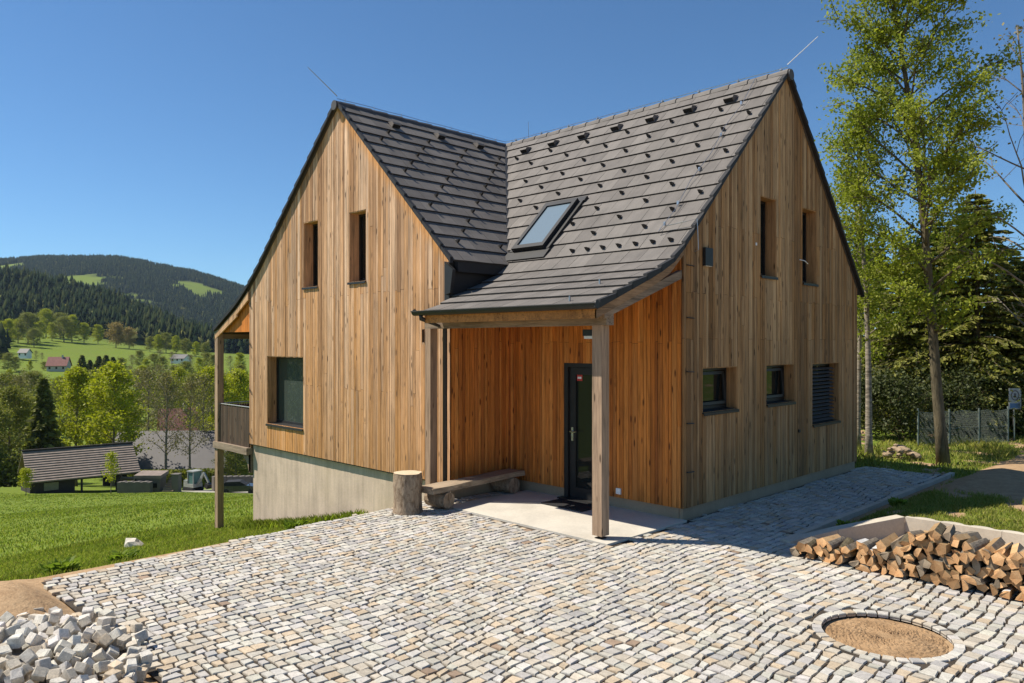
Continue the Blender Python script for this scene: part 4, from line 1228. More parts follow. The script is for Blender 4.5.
logs = []
def log_obj(kind, rr, ln):
    """split log along local y"""
    m = MB(); r_ = rr.uniform(.046, .08)
    if kind == 'wedge':
        a0 = 0; a1 = rr.uniform(1.0, 1.7); n = 5
        P0 = [(0, 0)] + [(r_ * 1.25 * math.cos(a0 + (a1 - a0) * k / n), r_ * 1.25 * math.sin(a0 + (a1 - a0) * k / n)) for k in range(n + 1)]
        bark = set(range(1, n + 1))
    elif kind == 'half':
        n = 7; P0 = [(r_ * math.cos(PI * k / n), r_ * .9 * math.sin(PI * k / n)) for k in range(n + 1)]
        bark = set(range(0, n))
    else:
        n = 5; P0 = [(r_ * rr.uniform(.75, 1.1) * math.cos(2 * PI * k / n), r_ * rr.uniform(.6, 1.0) * math.sin(2 * PI * k / n)) for k in range(n)]
        bark = {0, 3}
    cx = sum(p[0] for p in P0) / len(P0); cz = sum(p[1] for p in P0) / len(P0)
    P0 = [(p[0] - cx + rr.uniform(-.004, .004), p[1] - cz + rr.uniform(-.004, .004)) for p in P0]
    rot = rr.uniform(0, 2 * PI); c_, s_ = math.cos(rot), math.sin(rot)
    P0 = [(p[0] * c_ - p[1] * s_, p[0] * s_ + p[1] * c_) for p in P0]
    k2 = len(P0); sk = rr.uniform(-.015, .015); ss = rr.uniform(.88, 1.08)
    n0 = len(m.v)
    m.v.extend([(p[0], -ln / 2 + rr.uniform(-.006, .006), p[1]) for p in P0]); m.v.extend([(p[0] * ss + sk, ln / 2, p[1] * ss) for p in P0])
    m.m = 0; m.face([n0 + i for i in range(k2)]); m.face([n0 + k2 + i for i in range(k2)][::-1])
    for i in range(k2):
        j = (i + 1) % k2; m.m = 1 if i in bark else 2
        m.face((n0 + i, n0 + k2 + i, n0 + k2 + j, n0 + j))
    return m
def pile_h(x):
    return float(np.interp(x, [1.65, 1.9, 2.25, 2.6, 2.85, 3.15, 3.4, 4.3, 5.2], [.13, .19, .24, .30, .44, .53, .46, .46, .42]))
rr = random.Random(21)
variants = {}
for kd in ('wedge', 'half', 'chunk'):
    for q in range(7):
        for mt, lab in (('cut', 'tan'), ('cut_grey', 'grey'), ('bark_white', 'white')):
            if mt == 'bark_white' and q > 1: continue
            mm = log_obj(kd, random.Random(q * 7 + len(kd)), .33)
            mats = [MT['cut' if mt == 'bark_white' else mt], MT['bark_white'] if mt == 'bark_white' else (MT['bark_dark'] if q % 3 else MT['bark_grey']), MT['split'] if mt != 'cut_grey' else MT['cut_grey']]
            variants.setdefault(lab, []).append((mm, mats))
protos = {}
nlog = 0
def place_log(x, y, z, lab):
    global nlog
    i = rr.randrange(len(variants[lab])); key = (lab, i)
    labels = {'tan': 'split firewood log with fresh tan cut end, stacked in front of the curb', 'grey': 'split firewood log with greyed cut end, stacked in front of the curb', 'white': 'split firewood log with white birch bark on top of the stack'}
    if key not in protos:
        mm, mats = variants[lab][i]
        o = mm.build('firewood_log', mats, loc=(0, 0, 0)); protos[key] = o
        tag(o, labels[lab], 'log', {'tan': 'tan firewood logs in the stack', 'grey': 'greyed firewood logs in the stack', 'white': 'white barked firewood logs in the stack'}[lab])
    else:
        o = protos[key].copy(); COL.objects.link(o)
    o.location = (x, y, z); o.rotation_euler = (rr.uniform(-.12, .12), rr.choice([0, 0, rr.uniform(-1.5, 1.5)]) + rr.uniform(-.4, .4), rr.uniform(-.16, .16))
    nlog += 1
for row, (yy, zoff) in enumerate(((-.38, 0), (-.02, 0.02))):
    z = 0.055; lev = 0
    while z < 0.66:
        x = 1.72 + (row * .1) + (.06 if lev % 2 else 0) + z * .25
        while x < 4.75:
            h_ = pile_h(x) - (0.12 if row else 0)
            if z + .02 < h_ and (row == 0 or z > h_ - .17):
                lab = 'grey' if rr.random() < .2 else 'tan'
                if 1.95 < x < 2.75 and z > h_ - .13 and rr.random() < .3: lab = 'white'
                elif rr.random() < .015: lab = 'white'
                place_log(x + rr.uniform(-.012, .012), yy + rr.uniform(-.05, .04), z + rr.uniform(-.012, .012), lab)
            x += rr.uniform(.08, .108)
        z += .061; lev += 1

# ------------------------------------------------------------------ heap of loose setts
HCX, HCY = -0.82, -7.2
def heap(x, y):
    r_ = math.hypot((x - HCX) / .98, (y - HCY) / .74)
    return 0.15 * max(0, 1 - r_ ** 1.5) + 0.03 * float(wav(x, y, .5, 6))
rr = random.Random(14)
sp = []
cubes = {}
def cube_obj(seed):
    r2 = random.Random(seed); m = MB(); s_ = .037
    # chamfered rough cube
    b = bmesh.new(); bmesh.ops.create_cube(b, size=2 * s_); bmesh.ops.bevel(b, geom=list(b.edges), offset=.006, segments=1, affect='EDGES')
    sc = (r2.uniform(.85, 1.15), r2.uniform(.85, 1.2), r2.uniform(.75, 1.05))
    for v_ in b.verts: v_.co = Vector((v_.co.x * sc[0] + r2.uniform(-.004, .004), v_.co.y * sc[1] + r2.uniform(-.004, .004), v_.co.z * sc[2] + r2.uniform(-.004, .004)))
    b.verts.index_update()
    m.v = [tuple(v_.co) for v_ in b.verts]; m.col = None
    cc = sett_col(r2, 1.12); m.col = cc
    for f in b.faces: m.face([v_.index for v_ in f.verts])
    b.free(); return m, cc
ns = 0
tries = 0
while ns < 285 and tries < 9000:
    tries += 1
    x = rr.uniform(-2.1, .75); y = rr.uniform(-8.0, -6.25)
    r_ = math.hypot((x - HCX) / .98, (y - HCY) / .74)
    if r_ > 1.12: continue
    l_, d_ = to_ld(x, y)
    if d_ < 4.2 or abs(l_ / d_) > .74 : continue
    layer = 0 if rr.random() < .72 else 1
    if any((x - a) ** 2 + (y - b_) ** 2 < (.068 ** 2 if la == layer else 0.03 ** 2) for a, b_, la in sp): continue
    if r_ > .95 and rr.random() < .5: continue
    sp.append((x, y, layer))
    z = max(heap(x, y), 0.0) + .035 + (.05 if layer else 0)
    k = rr.randrange(24)
    if k not in cubes:
        mm, cc = cube_obj(100 + k)
        o = mm.build('granite_sett', MT['sett'], loc=(0, 0, 0)); cubes[k] = (o, cc)
        och = cc[2] / cc[0] < .8
        if och: tag(o, 'loose yellowish granite paving cube lying in the heap beside the drive', 'paving stone', 'yellowish paving cubes in the heap')
        else: tag(o, 'loose pale grey granite paving cube lying in the heap beside the drive', 'paving stone', 'pale grey paving cubes in the heap')
    else:
        o = cubes[k][0].copy(); COL.objects.link(o)
    o.location = (x, y, z)
    if r_ > .85: o.rotation_euler = (rr.uniform(-.25, .25), rr.uniform(-.25, .25), rr.uniform(0, 6))
    else: o.rotation_euler = (rr.uniform(-.8, .8), rr.uniform(-.8, .8), rr.uniform(0, 6))
    ns += 1
m = MB(); G_ = 34
for i in range(G_):
    for j in range(G_):
        def P(i, j):
            x = HCX - 1.5 + 3.0 * i / G_; y = HCY - 1.3 + 2.6 * j / G_
            return (x, y, heap(x, y) - .035 if math.hypot((x - HCX) / .98, (y - HCY) / .74) < 1.05 else -.08)
        m.poly([P(i, j), P(i + 1, j), P(i + 1, j + 1), P(i, j + 1)])
m.build('gravel_heap', sand_mat('stone grit', (0.2, 0.18, 0.155), (0.36, 0.33, 0.29)), kind='structure')

# ------------------------------------------------------------------ vegetation kit
class Cloud:
    """many leaf faces built with numpy"""
    def __init__(s): s.V = []; s.C = []; s.nv = []
    def quads(s, P, size, rg, flat=0.0, tone=(0, 1), warm=0.0, aspect=1.0, dirs=None):
        n = len(P)
        if n == 0: return
        a = rg.normal(size=(n, 3)) if dirs is None else dirs + rg.normal(size=(n, 3)) * .25
        a /= np.linalg.norm(a, axis=1)[:, None]
        b = rg.normal(size=(n, 3)); b[:, 2] *= (1 - flat)
        b -= a * (a * b).sum(1)[:, None]; b /= np.linalg.norm(b, axis=1)[:, None] + 1e-9
        sz = (size * (0.6 + 0.8 * rg.rand(n)))[:, None]
        q = np.stack([P - a * sz * aspect * .5, P + b * sz * .32 - a * sz * .05, P + a * sz * aspect * .5, P - b * sz * .32 + a * sz * .05], 1)
        s.V.append(q.reshape(-1, 3))
        c = np.ones((n, 4), dtype=np.float32)
        c[:, 0] = tone[0] + (tone[1] - tone[0]) * rg.rand(n); c[:, 1] = warm * rg.rand(n) ** 2; c[:, 2] = 0
        s.C.append(c)
    def build(s, name, mat, parent=None, **kw):
        V = np.concatenate(s.V); C = np.concatenate(s.C); n = len(C)
        me = bpy.data.meshes.new(name)
        me.vertices.add(len(V)); me.vertices.foreach_set('co', V.ravel().astype(np.float32))
        me.loops.add(n * 4); me.loops.foreach_set('vertex_index', np.arange(n * 4, dtype=np.int32))
        me.polygons.add(n); me.polygons.foreach_set('loop_start', np.arange(0, n * 4, 4, dtype=np.int32)); me.polygons.foreach_set('loop_total', np.full(n, 4, dtype=np.int32))
        me.update(calc_edges=True)
        ca = me.attributes.new('Col', 'FLOAT_COLOR', 'FACE'); ca.data.foreach_set('color', C.ravel())
        me.materials.append(mat)
        o = bpy.data.objects.new(name, me); COL.objects.link(o)
        if parent is not None: o.parent = parent
        tag(o, **kw)
        return o
def broadleaf(seed, h, r0, spread, n_limb=26, start=.25, lean=(0, 0), leaf=None, n_leaf=9000, leaf_size=.09, sides=7, up=.55, clump=.22, sub=5, toprad=.25, bushy=1.0, bend=None, gaps=0.0, warm=0.0):
    """returns (branches MB, leaf Cloud) in local coordinates"""
    rr = random.Random(seed); rg = np.random.RandomState(seed)
    m = MB(); tp = []
    for i in range(15):
        t = i / 14
        bx = bend(t) if bend else (0, 0)
        tp.append(Vector((lean[0] * t * h + bx[0] + math.sin(t * 5 + seed) * .012 * h * t, lean[1] * t * h + bx[1] + math.cos(t * 4 + seed) * .012 * h * t, h * t)))
    m.tube(tp, [r0 * (1.25 if i == 0 else 1) * (1 - .9 * i / 14) + .004 for i in range(15)], sides)
    anchors = []; weights = []
    def trunk(t):
        f = t * 14; i = min(int(f), 13); return tp[i].lerp(tp[i + 1], f - i)
    for k in range(n_limb):
        t = start + (1 - start) * ((k + rr.random() * .7) / n_limb) ** .9
        t = min(t, .985)
        az = k * 2.4 + rr.uniform(-.5, .5)
        u = (t - start) / (1 - start)
        ln = spread * (math.sin(PI * min(1, (u * .82 + .16))) ** .75) * rr.uniform(.7, 1.1) * (1 if u < .9 else toprad * 2)
        el = up + .5 * u + rr.uniform(-.15, .2)
        p = trunk(t); d = Vector((math.cos(az) * math.cos(el), math.sin(az) * math.cos(el), math.sin(el)))
        pts = [p.copy()]; q = p.copy(); dd = d.copy()
        for i in range(6):
            dd = (dd + Vector((rr.uniform(-.16, .16), rr.uniform(-.16, .16), rr.uniform(-.02, .12) - .04 * i))).normalized()
            q = q + dd * ln / 6; pts.append(q.copy())
        rb = max(.006 * h / 8, r0 * .38 * (1 - t * .75))
        m.tube(pts, [rb * (1 - i / 7) + .003 * h / 10 for i in range(7)], 5 if rb > .02 else 4)
        for i in range(2, 7): anchors.append(pts[i]); weights.append(1.0)
        for s_ in range(sub):
            f = rr.uniform(.25, .98); i = min(int(f * 6), 5); b0 = pts[i].lerp(pts[i + 1], f * 6 - i)
            d2 = (dd + Vector((rr.uniform(-1, 1), rr.uniform(-1, 1), rr.uniform(-.4, .7)))).normalized()
            l2 = ln * rr.uniform(.22, .42)
            sp2 = [b0]; q2 = b0.copy()
            for i in range(3):
                d2 = (d2 + Vector((rr.uniform(-.25, .25), rr.uniform(-.25, .25), rr.uniform(-.2, .1)))).normalized(); q2 = q2 + d2 * l2 / 3; sp2.append(q2.copy())
            m.tube(sp2, [rb * .4 * (1 - i / 4.5) + .002 * h / 10 for i in range(4)], 3, cap=False)
            for i in range(1, 4): anchors.append(sp2[i]); weights.append(1.6)
    c = Cloud()
    if n_leaf:
        A = np.array([tuple(a) for a in anchors]); wt = np.array(weights)
        # drop a few anchors so the crown has holes
        keep = rg.rand(len(A)) > gaps; A = A[keep]; wt = wt[keep]
        tone_a = rg.rand(len(A))
        idx = rg.choice(len(A), n_leaf, p=wt / wt.sum())
        P = A[idx] + rg.normal(size=(n_leaf, 3)) * clump * np.array([1, 1, .75])
        c.quads(P, leaf_size, rg, warm=warm)
        c.C[-1][:, 0] = np.clip(.65 * tone_a[idx] + .35 * rg.rand(n_leaf), 0, 1)
    return m, c
def conifer(seed, h, r0, spread, whorls=26, per=9, n_per=14, size=.2, start=.06, droop=.35, shape=1.0, warm=.3, sides=6, gap=0.1):
    rr = random.Random(seed); rg = np.random.RandomState(seed); m = MB()
    m.tube([(0, 0, 0), (.01 * h, 0, h * .5), (0, .005 * h, h)], [r0, r0 * .55, .01], sides)
    P = []; Dn = []
    for w_ in range(whorls):
        t = start + (1 - start) * (w_ / whorls) ** .92
        z0 = h * t
        ln0 = spread * (1 - t) ** shape * (1 if t > .12 else .8) + .04 * spread
        for k in range(per):
            if rr.random() < gap: continue
            az = rr.uniform(0, 2 * PI); ln = ln0 * rr.uniform(.65, 1.12)
            d = Vector((math.cos(az), math.sin(az), 0)); pts = []
            for i in range(5):
                f = i / 4; pts.append(Vector((0, 0, z0)) + d * ln * f + Vector((0, 0, ln * (.12 * f - droop * f * f + .12 * f ** 3 + (.25 * t) * f))))
            m.tube(pts, [max(.004, r0 * .16 * (1 - t)) * (1 - i / 5.5) + .002 for i in range(5)], 3, cap=False)
            sd_ = Vector((-d.y, d.x, 0))
            for q in range(n_per):
                f = rr.uniform(.1, 1.02) ** .8; i = min(int(f * 4), 3); p = pts[i].lerp(pts[i + 1], min(1.05, f * 4 - i))
                wv = (1.05 - f) * .28 * ln + .03 * ln; off = rr.uniform(-1, 1) * wv
                P.append(tuple(p + sd_ * off + Vector((0, 0, -abs(off) * .25 - rr.random() * size * .35)))); 
                v_ = (d * 1.0 + sd_ * (1.0 if off > 0 else -1.0) * .8 + Vector((0, 0, -.35))); Dn.append(tuple(v_.normalized()))
    c = Cloud(); P = np.array(P)
    c.quads(P, size, rg, dirs=np.array(Dn), aspect=1.5, warm=warm)
    return m, c
def plant_tree(name, gen, pos, label, cat, leafmat, barkmat, group=None, rz=0, scale=1.0, leafname='crown'):
    m, c = gen
    o = thing(name, pos, label, cat, group, rz)
    o['_w'] = [0, 0, 0]
    m.build('trunk', barkmat, o, smooth=True, recalc=False)
    if c.V: c.build(leafname, leafmat, o)
    o.scale = (scale, scale, scale)
    return o

# ------------------------------------------------------------------ right side trees
def posat(px, d, dz=0):
    x, y = at(px, d); return (x, y, gz(x, y) - .05 + dz)
bx, by, bz = posat(944, 14.6)
def world_to_lean(dpx, d, h):   # sideways lean of dpx pixels over height h, as world xy
    s = dpx / FPX * d; return (RT.x * s / h, RT.y * s / h)
ln_ = world_to_lean(-52, 14.6, 10.4)
plant_tree('birch_tree', broadleaf(31, 10.6, .105, 1.95, n_limb=62, start=.24, lean=ln_, n_leaf=46000, leaf_size=.066, clump=.11, sub=8, up=.5, gaps=.3, warm=0),
           (bx, by, bz), 'tall leaning birch with fresh yellow green leaves behind the right corner of the house', 'tree', MT['leaf_birch'], MT['bark_dark'])
bx, by, bz = posat(869, 15.6)
plant_tree('birch_tree', broadleaf(32, 7.0, .07, 1.1, n_limb=30, start=.36, lean=world_to_lean(-6, 15.6, 7.2), n_leaf=11000, leaf_size=.062, clump=.12, sub=6, up=.5, gaps=.2),
           (bx, by, bz), 'slender pale barked birch standing close to the right corner of the house', 'tree', MT['leaf_birch'], MT['bark_birch'])
bx, by, bz = posat(858, 16.8)
plant_tree('birch_tree', broadleaf(37, 6.0, .06, 1.0, n_limb=18, start=.3, n_leaf=3500, leaf_size=.065, clump=.13, sub=4, up=.5, gaps=.2),
           (bx, by, bz), 'thin birch trunk half hidden behind the right edge of the house', 'tree', MT['leaf_birch'], MT['bark_birch'])
bx, by, bz = posat(1046, 15.0)
plant_tree('bare_tree', broadleaf(35, 8.6, .085, 2.1, n_limb=22, start=.22, lean=world_to_lean(-34, 15, 8.6), n_leaf=500, leaf_size=.07, clump=.1, sub=5, up=.45, toprad=.3),
           (bx, by, bz), 'nearly leafless young tree with thin twigs at the right edge', 'tree', MT['leaf_brown'], MT['bark_grey'])
SPR = [(975, 20.0, 6.4, 2.3, 'needle_light', 'spruce with sunlit yellowish tips rising just right of the leaning birch'),
       (915, 21.0, 5.2, 2.6, 'needle', 'dark spruce standing straight behind the leaning birch trunk'),
       (1030, 20.0, 4.6, 2.4, 'needle', 'dark broad spruce at the right edge behind the sign'),
       (940, 24.5, 6.4, 2.8, 'needle', 'dark spruce in the back row between the birch and the pointed spruce'),
       (1005, 25.0, 5.6, 3.0, 'needle', 'dark spruce in the back row above the wire fence'),
       (872, 23.5, 5.6, 2.6, 'needle', 'spruce half hidden behind the right wall of the house'),
       (1062, 24.0, 5.4, 3.0, 'needle', 'spruce beyond the right edge behind the leafless tree')]
for i, (px, d, h, spd, mt, lab) in enumerate(SPR):
    plant_tree('spruce_tree', conifer(50 + i, h, .13, spd, whorls=34, per=13, n_per=62, size=.105, shape=.72, warm=1.0 if mt == 'needle_light' else .85, gap=.15, droop=.45), posat(px, d), lab, 'tree', MT[mt], MT['bark_dark'], rz=i)  # strong warm tint puts sunlit olive into the needle colour
# low shrubs under the spruces, the shadow there put into their dark leaves
for i, (px, d, h, spd, lab) in enumerate([(900, 18.3, 1.5, 1.3, 'low dense green shrub behind the pile of field stones'), (948, 18.9, 1.5, 1.4, 'low green shrub behind the base of the leaning birch'), (990, 19.3, 1.7, 1.5, 'dark low shrub behind the wire fence near the sign'), (868, 18.8, 1.6, 1.3, 'low shrub between the slender birch and the house wall')]):
    plant_tree('shrub', broadleaf(60 + i, h * .75, .04, spd, n_limb=24, start=.05, n_leaf=5000, leaf_size=.07, clump=.14, sub=5, up=.4), posat(px, d), lab, 'shrub', MT['needle_dark'], MT['bark_dark'])

# wire fence
f0 = at(918, 17.3); f1 = at(1008, 17.9)
fn = thing('wire_fence', (f0[0], f0[1], gz(*f0)), 'low wire mesh fence in front of the spruces, ending at the sign post', 'fence')
m = MB(); N = 90
def fp(t, z): 
    x = f0[0] + (f1[0] - f0[0]) * t; y = f0[1] + (f1[1] - f0[1]) * t
    return (x, y, gz(x, y) + z - .04 * math.sin(t * PI * 4) ** 2)
for k in range(-9, N):
    for s_ in (1, -1):
        a, b_ = k / N, (k + 9) / N
        za, zb = (0.02, .78) if s_ > 0 else (.78, .02)
        if a < 0: za = za + (zb - za) * (0 - a) / (b_ - a); a = 0
        if b_ > 1: zb = za + (zb - za) * (1 - a) / (b_ - a); b_ = 1
        if b_ - a > .01: m.tube([fp(a, za), fp(b_, zb)], .0017, 3, cap=False)
for zz in (.02, .4, .78): m.tube([fp(t_, zz) for t_ in np.linspace(0, 1, 14)], .004, 4)
m.build('wire_mesh', MT['wire_green'], fn)
for t_ in (0.0, .34, .67, 1.0):
    m = MB(); m.tube([fp(t_, -.1), fp(t_, .85)], .02, 8); m.build('post', MT['wire_green'], fn)
# sign
sx, sy = at(1014, 18.3); sz = gz(sx, sy)
sg_ = thing('sign', (sx, sy, sz), 'small grey and blue notice sign on a thin pole at the right edge', 'sign')
m = MB(); m.tube([(sx, sy, sz - .1), (sx, sy, 1.2)], .022, 8); m.build('pole', MT['zinc'], sg_)
def sp_(u, v_, o_): # point on the plate, facing the drive
    p = Vector((sx, sy, 0)) - FW * (.03 + o_) + RT * u; return (p.x, p.y, v_)
def rect(m, u0, u1, v0, v1, o0, o1):
    m.hexa([sp_(u0, v0, o0), sp_(u1, v0, o0), sp_(u1, v0, o1), sp_(u0, v0, o1), sp_(u0, v1, o0), sp_(u1, v1, o0), sp_(u1, v1, o1), sp_(u0, v1, o1)])
m = MB(); rect(m, -.145, .145, .70, 1.20, 0, .01); pl = m.build('plate', MT['sign_plate'], sg_)
m = MB(); rect(m, -.12, .12, .73, .84, .011, .014); m.build('blue_panel', MT['sign_blue'], pl)
m = MB()
for k in range(20):
    a0, a1 = 2 * PI * k / 20, 2 * PI * (k + 1) / 20; q = []
    for o_ in (.011, .014):
        q += [sp_(.075 * math.cos(a0), 1.03 + .10 * math.sin(a0), o_), sp_(.1 * math.cos(a0), 1.03 + .125 * math.sin(a0), o_), sp_(.1 * math.cos(a1), 1.03 + .125 * math.sin(a1), o_), sp_(.075 * math.cos(a1), 1.03 + .10 * math.sin(a1), o_)]
    m.hexa(q)
rect(m, -.025, .025, .98, 1.08, .011, .014)
m.build('emblem', MT['sign_dark'], pl)
# field stones
rr = random.Random(77)
rock_protos = []
for k in range(4):
    b = bmesh.new(); bmesh.ops.create_icosphere(b, subdivisions=2, radius=1)
    for v_ in b.verts:
        n_ = float(wav(np.array([v_.co.x * 3 + k * 9]), np.array([v_.co.y * 3 + v_.co.z * 2]), 3.0, k)[0]); v_.co *= (1 + .22 * n_ + rr.uniform(-.04, .04)); v_.co.z *= .62
    m = MB(); b.verts.index_update(); m.v = [tuple(v_.co) for v_ in b.verts]
    for f in b.faces: m.face([v_.index for v_ in f.verts])
    b.free(); rock_protos.append(m)
first = {}
def rock(x, y, z, s_, label, group, mat='rock'):
    k = rr.randrange(4)
    key = (k, mat)
    if key not in first:
        o = rock_protos[k].build('stone', MT[mat], loc=(0, 0, 0)); first[key] = o
    else:
        o = first[key].copy(); COL.objects.link(o)
    o.location = (x, y, z); o.scale = (s_, s_ * rr.uniform(.7, 1.1), s_ * rr.uniform(.7, 1)); o.rotation_euler = (rr.uniform(-.4, .4), rr.uniform(-.4, .4), rr.uniform(0, 6))
    tag(o, label, 'stone', group)
for k in range(20):
    px = rr.uniform(882, 920); d = rr.uniform(14.9, 15.9); x, y = at(px, d)
    rock(x, y, gz(x, y) + .12 + (.09 if 890 < px < 910 and k % 2 else -.03), rr.uniform(.055, .115), 'rounded field stone in the pile behind the end of the side path', 'field stones piled behind the side path')
for k, (px, d, s_) in enumerate([(930, 13.2, .06), (936, 13.5, .08), (944, 13.6, .05), (925, 13.9, .07), (950, 13.9, .06), (938, 14.0, .05)]):
    x, y = at(px, d); rock(x, y, gz(x, y) + .01, s_, 'small stone lying in the grass at the foot of the leaning birch', 'small stones by the birch foot')
def on_ground(px, py):
    d = 5.0
    while d < 120:
        x, y = at(px, d)
        if 342.4 - FPX * (gz(x, y) - 2.3) / d <= py: break
        d += .05
    return x, y, d
x, y, d = on_ground(134, 547)
rock(x, y, gz(x, y) + .03, .2, 'flat white stone lying alone in the left lawn', None, 'slab')

# ------------------------------------------------------------------ grass
rg = np.random.RandomState(5)
def scatter_grass(n, xr, yr, h0, h1, dens=None, warm=.35, tone=(0, 1)):
    x = rg.uniform(*xr, n); y = rg.uniform(*yr, n)
    L = (x - CAM.x) * RT.x + (y - CAM.y) * RT.y; D = (x - CAM.x) * FW.x + (y - CAM.y) * FW.y
    ok = (D > 3) & (np.abs(L / np.maximum(D, .1)) < .74) & (soil_mask(x, y) < .3 + .55 * rg.rand(n) ** 2)
    ok &= ~((x > XL) & (x < -3.3) & (y > VW + .02)) & ~((x > -3.4) & (x < 1.42) & (y > VW) & (y < 6.1))
    if dens is not None: ok &= rg.rand(n) < dens(x, y, D)
    x, y, D = x[ok], y[ok], D[ok]; z = ground(x, y)
    return x, y, z, D
class Blades:
    def __init__(s): s.V = []; s.C = []
    def add(s, x, y, z, h, wd, warm, tone):
        n = len(x)
        az = rg.uniform(0, 2 * PI, n); ln = rg.uniform(.1, .75, n) * h
        dx, dy = np.cos(az), np.sin(az)
        w2 = wd / 2
        p = np.stack([x, y, z], 1); sd_ = np.stack([-dy, dx, 0 * dx], 1) * w2[:, None]
        tip = p + np.stack([dx * ln, dy * ln, h], 1); mid = p + np.stack([dx * ln * .3, dy * ln * .3, h * .6], 1)
        q = np.stack([p - sd_, p + sd_, mid + sd_ * .7, tip, mid - sd_ * .7], 1)
        s.V.append(q.reshape(-1, 3)); c = np.ones((n, 4), dtype=np.float32); c[:, 0] = tone; c[:, 1] = warm; c[:, 2] = 0; s.C.append(c)
    def build(s, name, mat, **kw):
        V = np.concatenate(s.V); C = np.concatenate(s.C); n = len(C)
        me = bpy.data.meshes.new(name)
        me.vertices.add(len(V)); me.vertices.foreach_set('co', V.ravel().astype(np.float32))
        me.loops.add(n * 5); me.loops.foreach_set('vertex_index', np.arange(n * 5, dtype=np.int32))
        me.polygons.add(n); me.polygons.foreach_set('loop_start', np.arange(0, n * 5, 5, dtype=np.int32)); me.polygons.foreach_set('loop_total', np.full(n, 5, dtype=np.int32))
        me.update(calc_edges=True)
        ca = me.attributes.new('Col', 'FLOAT_COLOR', 'FACE'); ca.data.foreach_set('color', C.ravel())
        me.materials.append(mat); o = bpy.data.objects.new(name, me); COL.objects.link(o); tag(o, **kw); return o
bl = Blades()
def addg(n, xr, yr, h0, h1, wd, dens=None, dry=0.0):
    x, y, z, D = scatter_grass(n, xr, yr, h0, h1, dens)
    cl = .5 + .5 * wav(x, y, .5, 1); big = .5 + .5 * wav(x, y, 3.5, 2)
    h = rg.uniform(h0, h1, len(x)) * (.45 + .6 * cl + .5 * (wav(x, y, 2.2, 5) > .35))
    warm = np.clip(rg.rand(len(x)) ** 4 * .9 + .15 * big + dry * rg.rand(len(x)), 0, 1)
    bl.add(x, y, z, h, wd * (1 + D / 16.0), warm, np.clip(.3 * cl + .35 * rg.rand(len(x)) + .5 * (big - .2) * (.5 + .5 * wav(x, y, 1.2, 4)), 0, 1))
addg(260000, (-14, -3.3), (-9, 1.5), .025, .07, .0045, lambda x, y, D: np.clip(1.1 - D / 22, .15, 1))
addg(110000, (-40, -10), (-14, 14), .04, .09, .012, lambda x, y, D: np.clip(1.2 - D / 50, .2, 1))
addg(90000, (-95, -30), (-20, 55), .04, .08, .02, lambda x, y, D: (D < 82) * 1.0)
addg(80000, (1.55, 8), (1.45, 6.5), .03, .075, .005, dry=.7)
addg(60000, (-1, 12), (6, 16), .04, .13, .007, dry=.9)
bl.build('grass', MT['grass_blade'], kind='stuff', label=None, cat=None)
# taller tufts against the basement wall and along the drive edge
rr = random.Random(9)
for i, (x, y, s_, lab) in enumerate([(-3.62, -6.2, .16, 'broad leaved weed by the near corner of the drive'), (-3.7, -5.55, .13, 'broad leaved weed at the edge of the left lawn, behind the nearest one'), (-3.75, -3.4, .12, 'grassy weed beside the drive near the basement wall'), (1.62, 1.2, .1, 'small weed growing between path edging and curb'), (1.75, 2.6, .09, 'small weed beside the side path in the shade')]):
    c = Cloud(); n = 160; a = rg.uniform(0, 2 * PI, n); r_ = s_ * np.sqrt(rg.rand(n))
    P = np.stack([r_ * np.cos(a), r_ * np.sin(a), .02 + rg.rand(n) * s_ * .7], 1)
    dirs = np.stack([np.cos(a), np.sin(a), np.full(n, .7)], 1)
    c.quads(P, .07, rg, dirs=dirs, aspect=1.6)
    o = c.build('weed', MT['weed'], label=lab, cat='weed'); o.location = (x, y, gz(x, y))
bt = Blades()
x = -9.4 + 4.0 * rg.rand(2600) ** 1.6; y = VW + .02 - np.abs(rg.normal(size=2600)) * .16; z = ground(x, y)
bt.add(x, y, z, rg.uniform(.05, .2, 2600), np.full(2600, .012), rg.rand(2600) * .3, rg.rand(2600))
bt.build('tall_grass', MT['grass_blade'], kind='stuff')

# ------------------------------------------------------------------ left background
def yaw_to(d_vec): return math.atan2(d_vec[1], d_vec[0])
# open shed
a_ = Vector((*at(29, 83), 0)); b_ = Vector((*at(138, 90), 0)); ax = (b_ - a_); SLn = ax.length; ax.normalize(); bk = Vector((-ax.y, ax.x, 0))
if bk.dot(FW) < 0: bk = -bk
mid_ = (a_ + b_) / 2; g0 = gz(mid_.x, mid_.y)
shed = thing('shed', (mid_.x, mid_.y, g0), 'long open timber shed with brown shingle roof at the foot of the lawn', 'shed')
def sp3(u, v_, z): p = a_ + ax * u + bk * v_; return (p.x, p.y, g0 + z)
def sbox(m, u0, u1, v0, v1, z0, z1): m.hexa([sp3(u0, v0, z0), sp3(u1, v0, z0), sp3(u1, v1, z0), sp3(u0, v1, z0), sp3(u0, v0, z1), sp3(u1, v0, z1), sp3(u1, v1, z1), sp3(u0, v1, z1)])
EH, RHt, DP = 1.75, 4.75, 7.0
m = MB(); N = 13
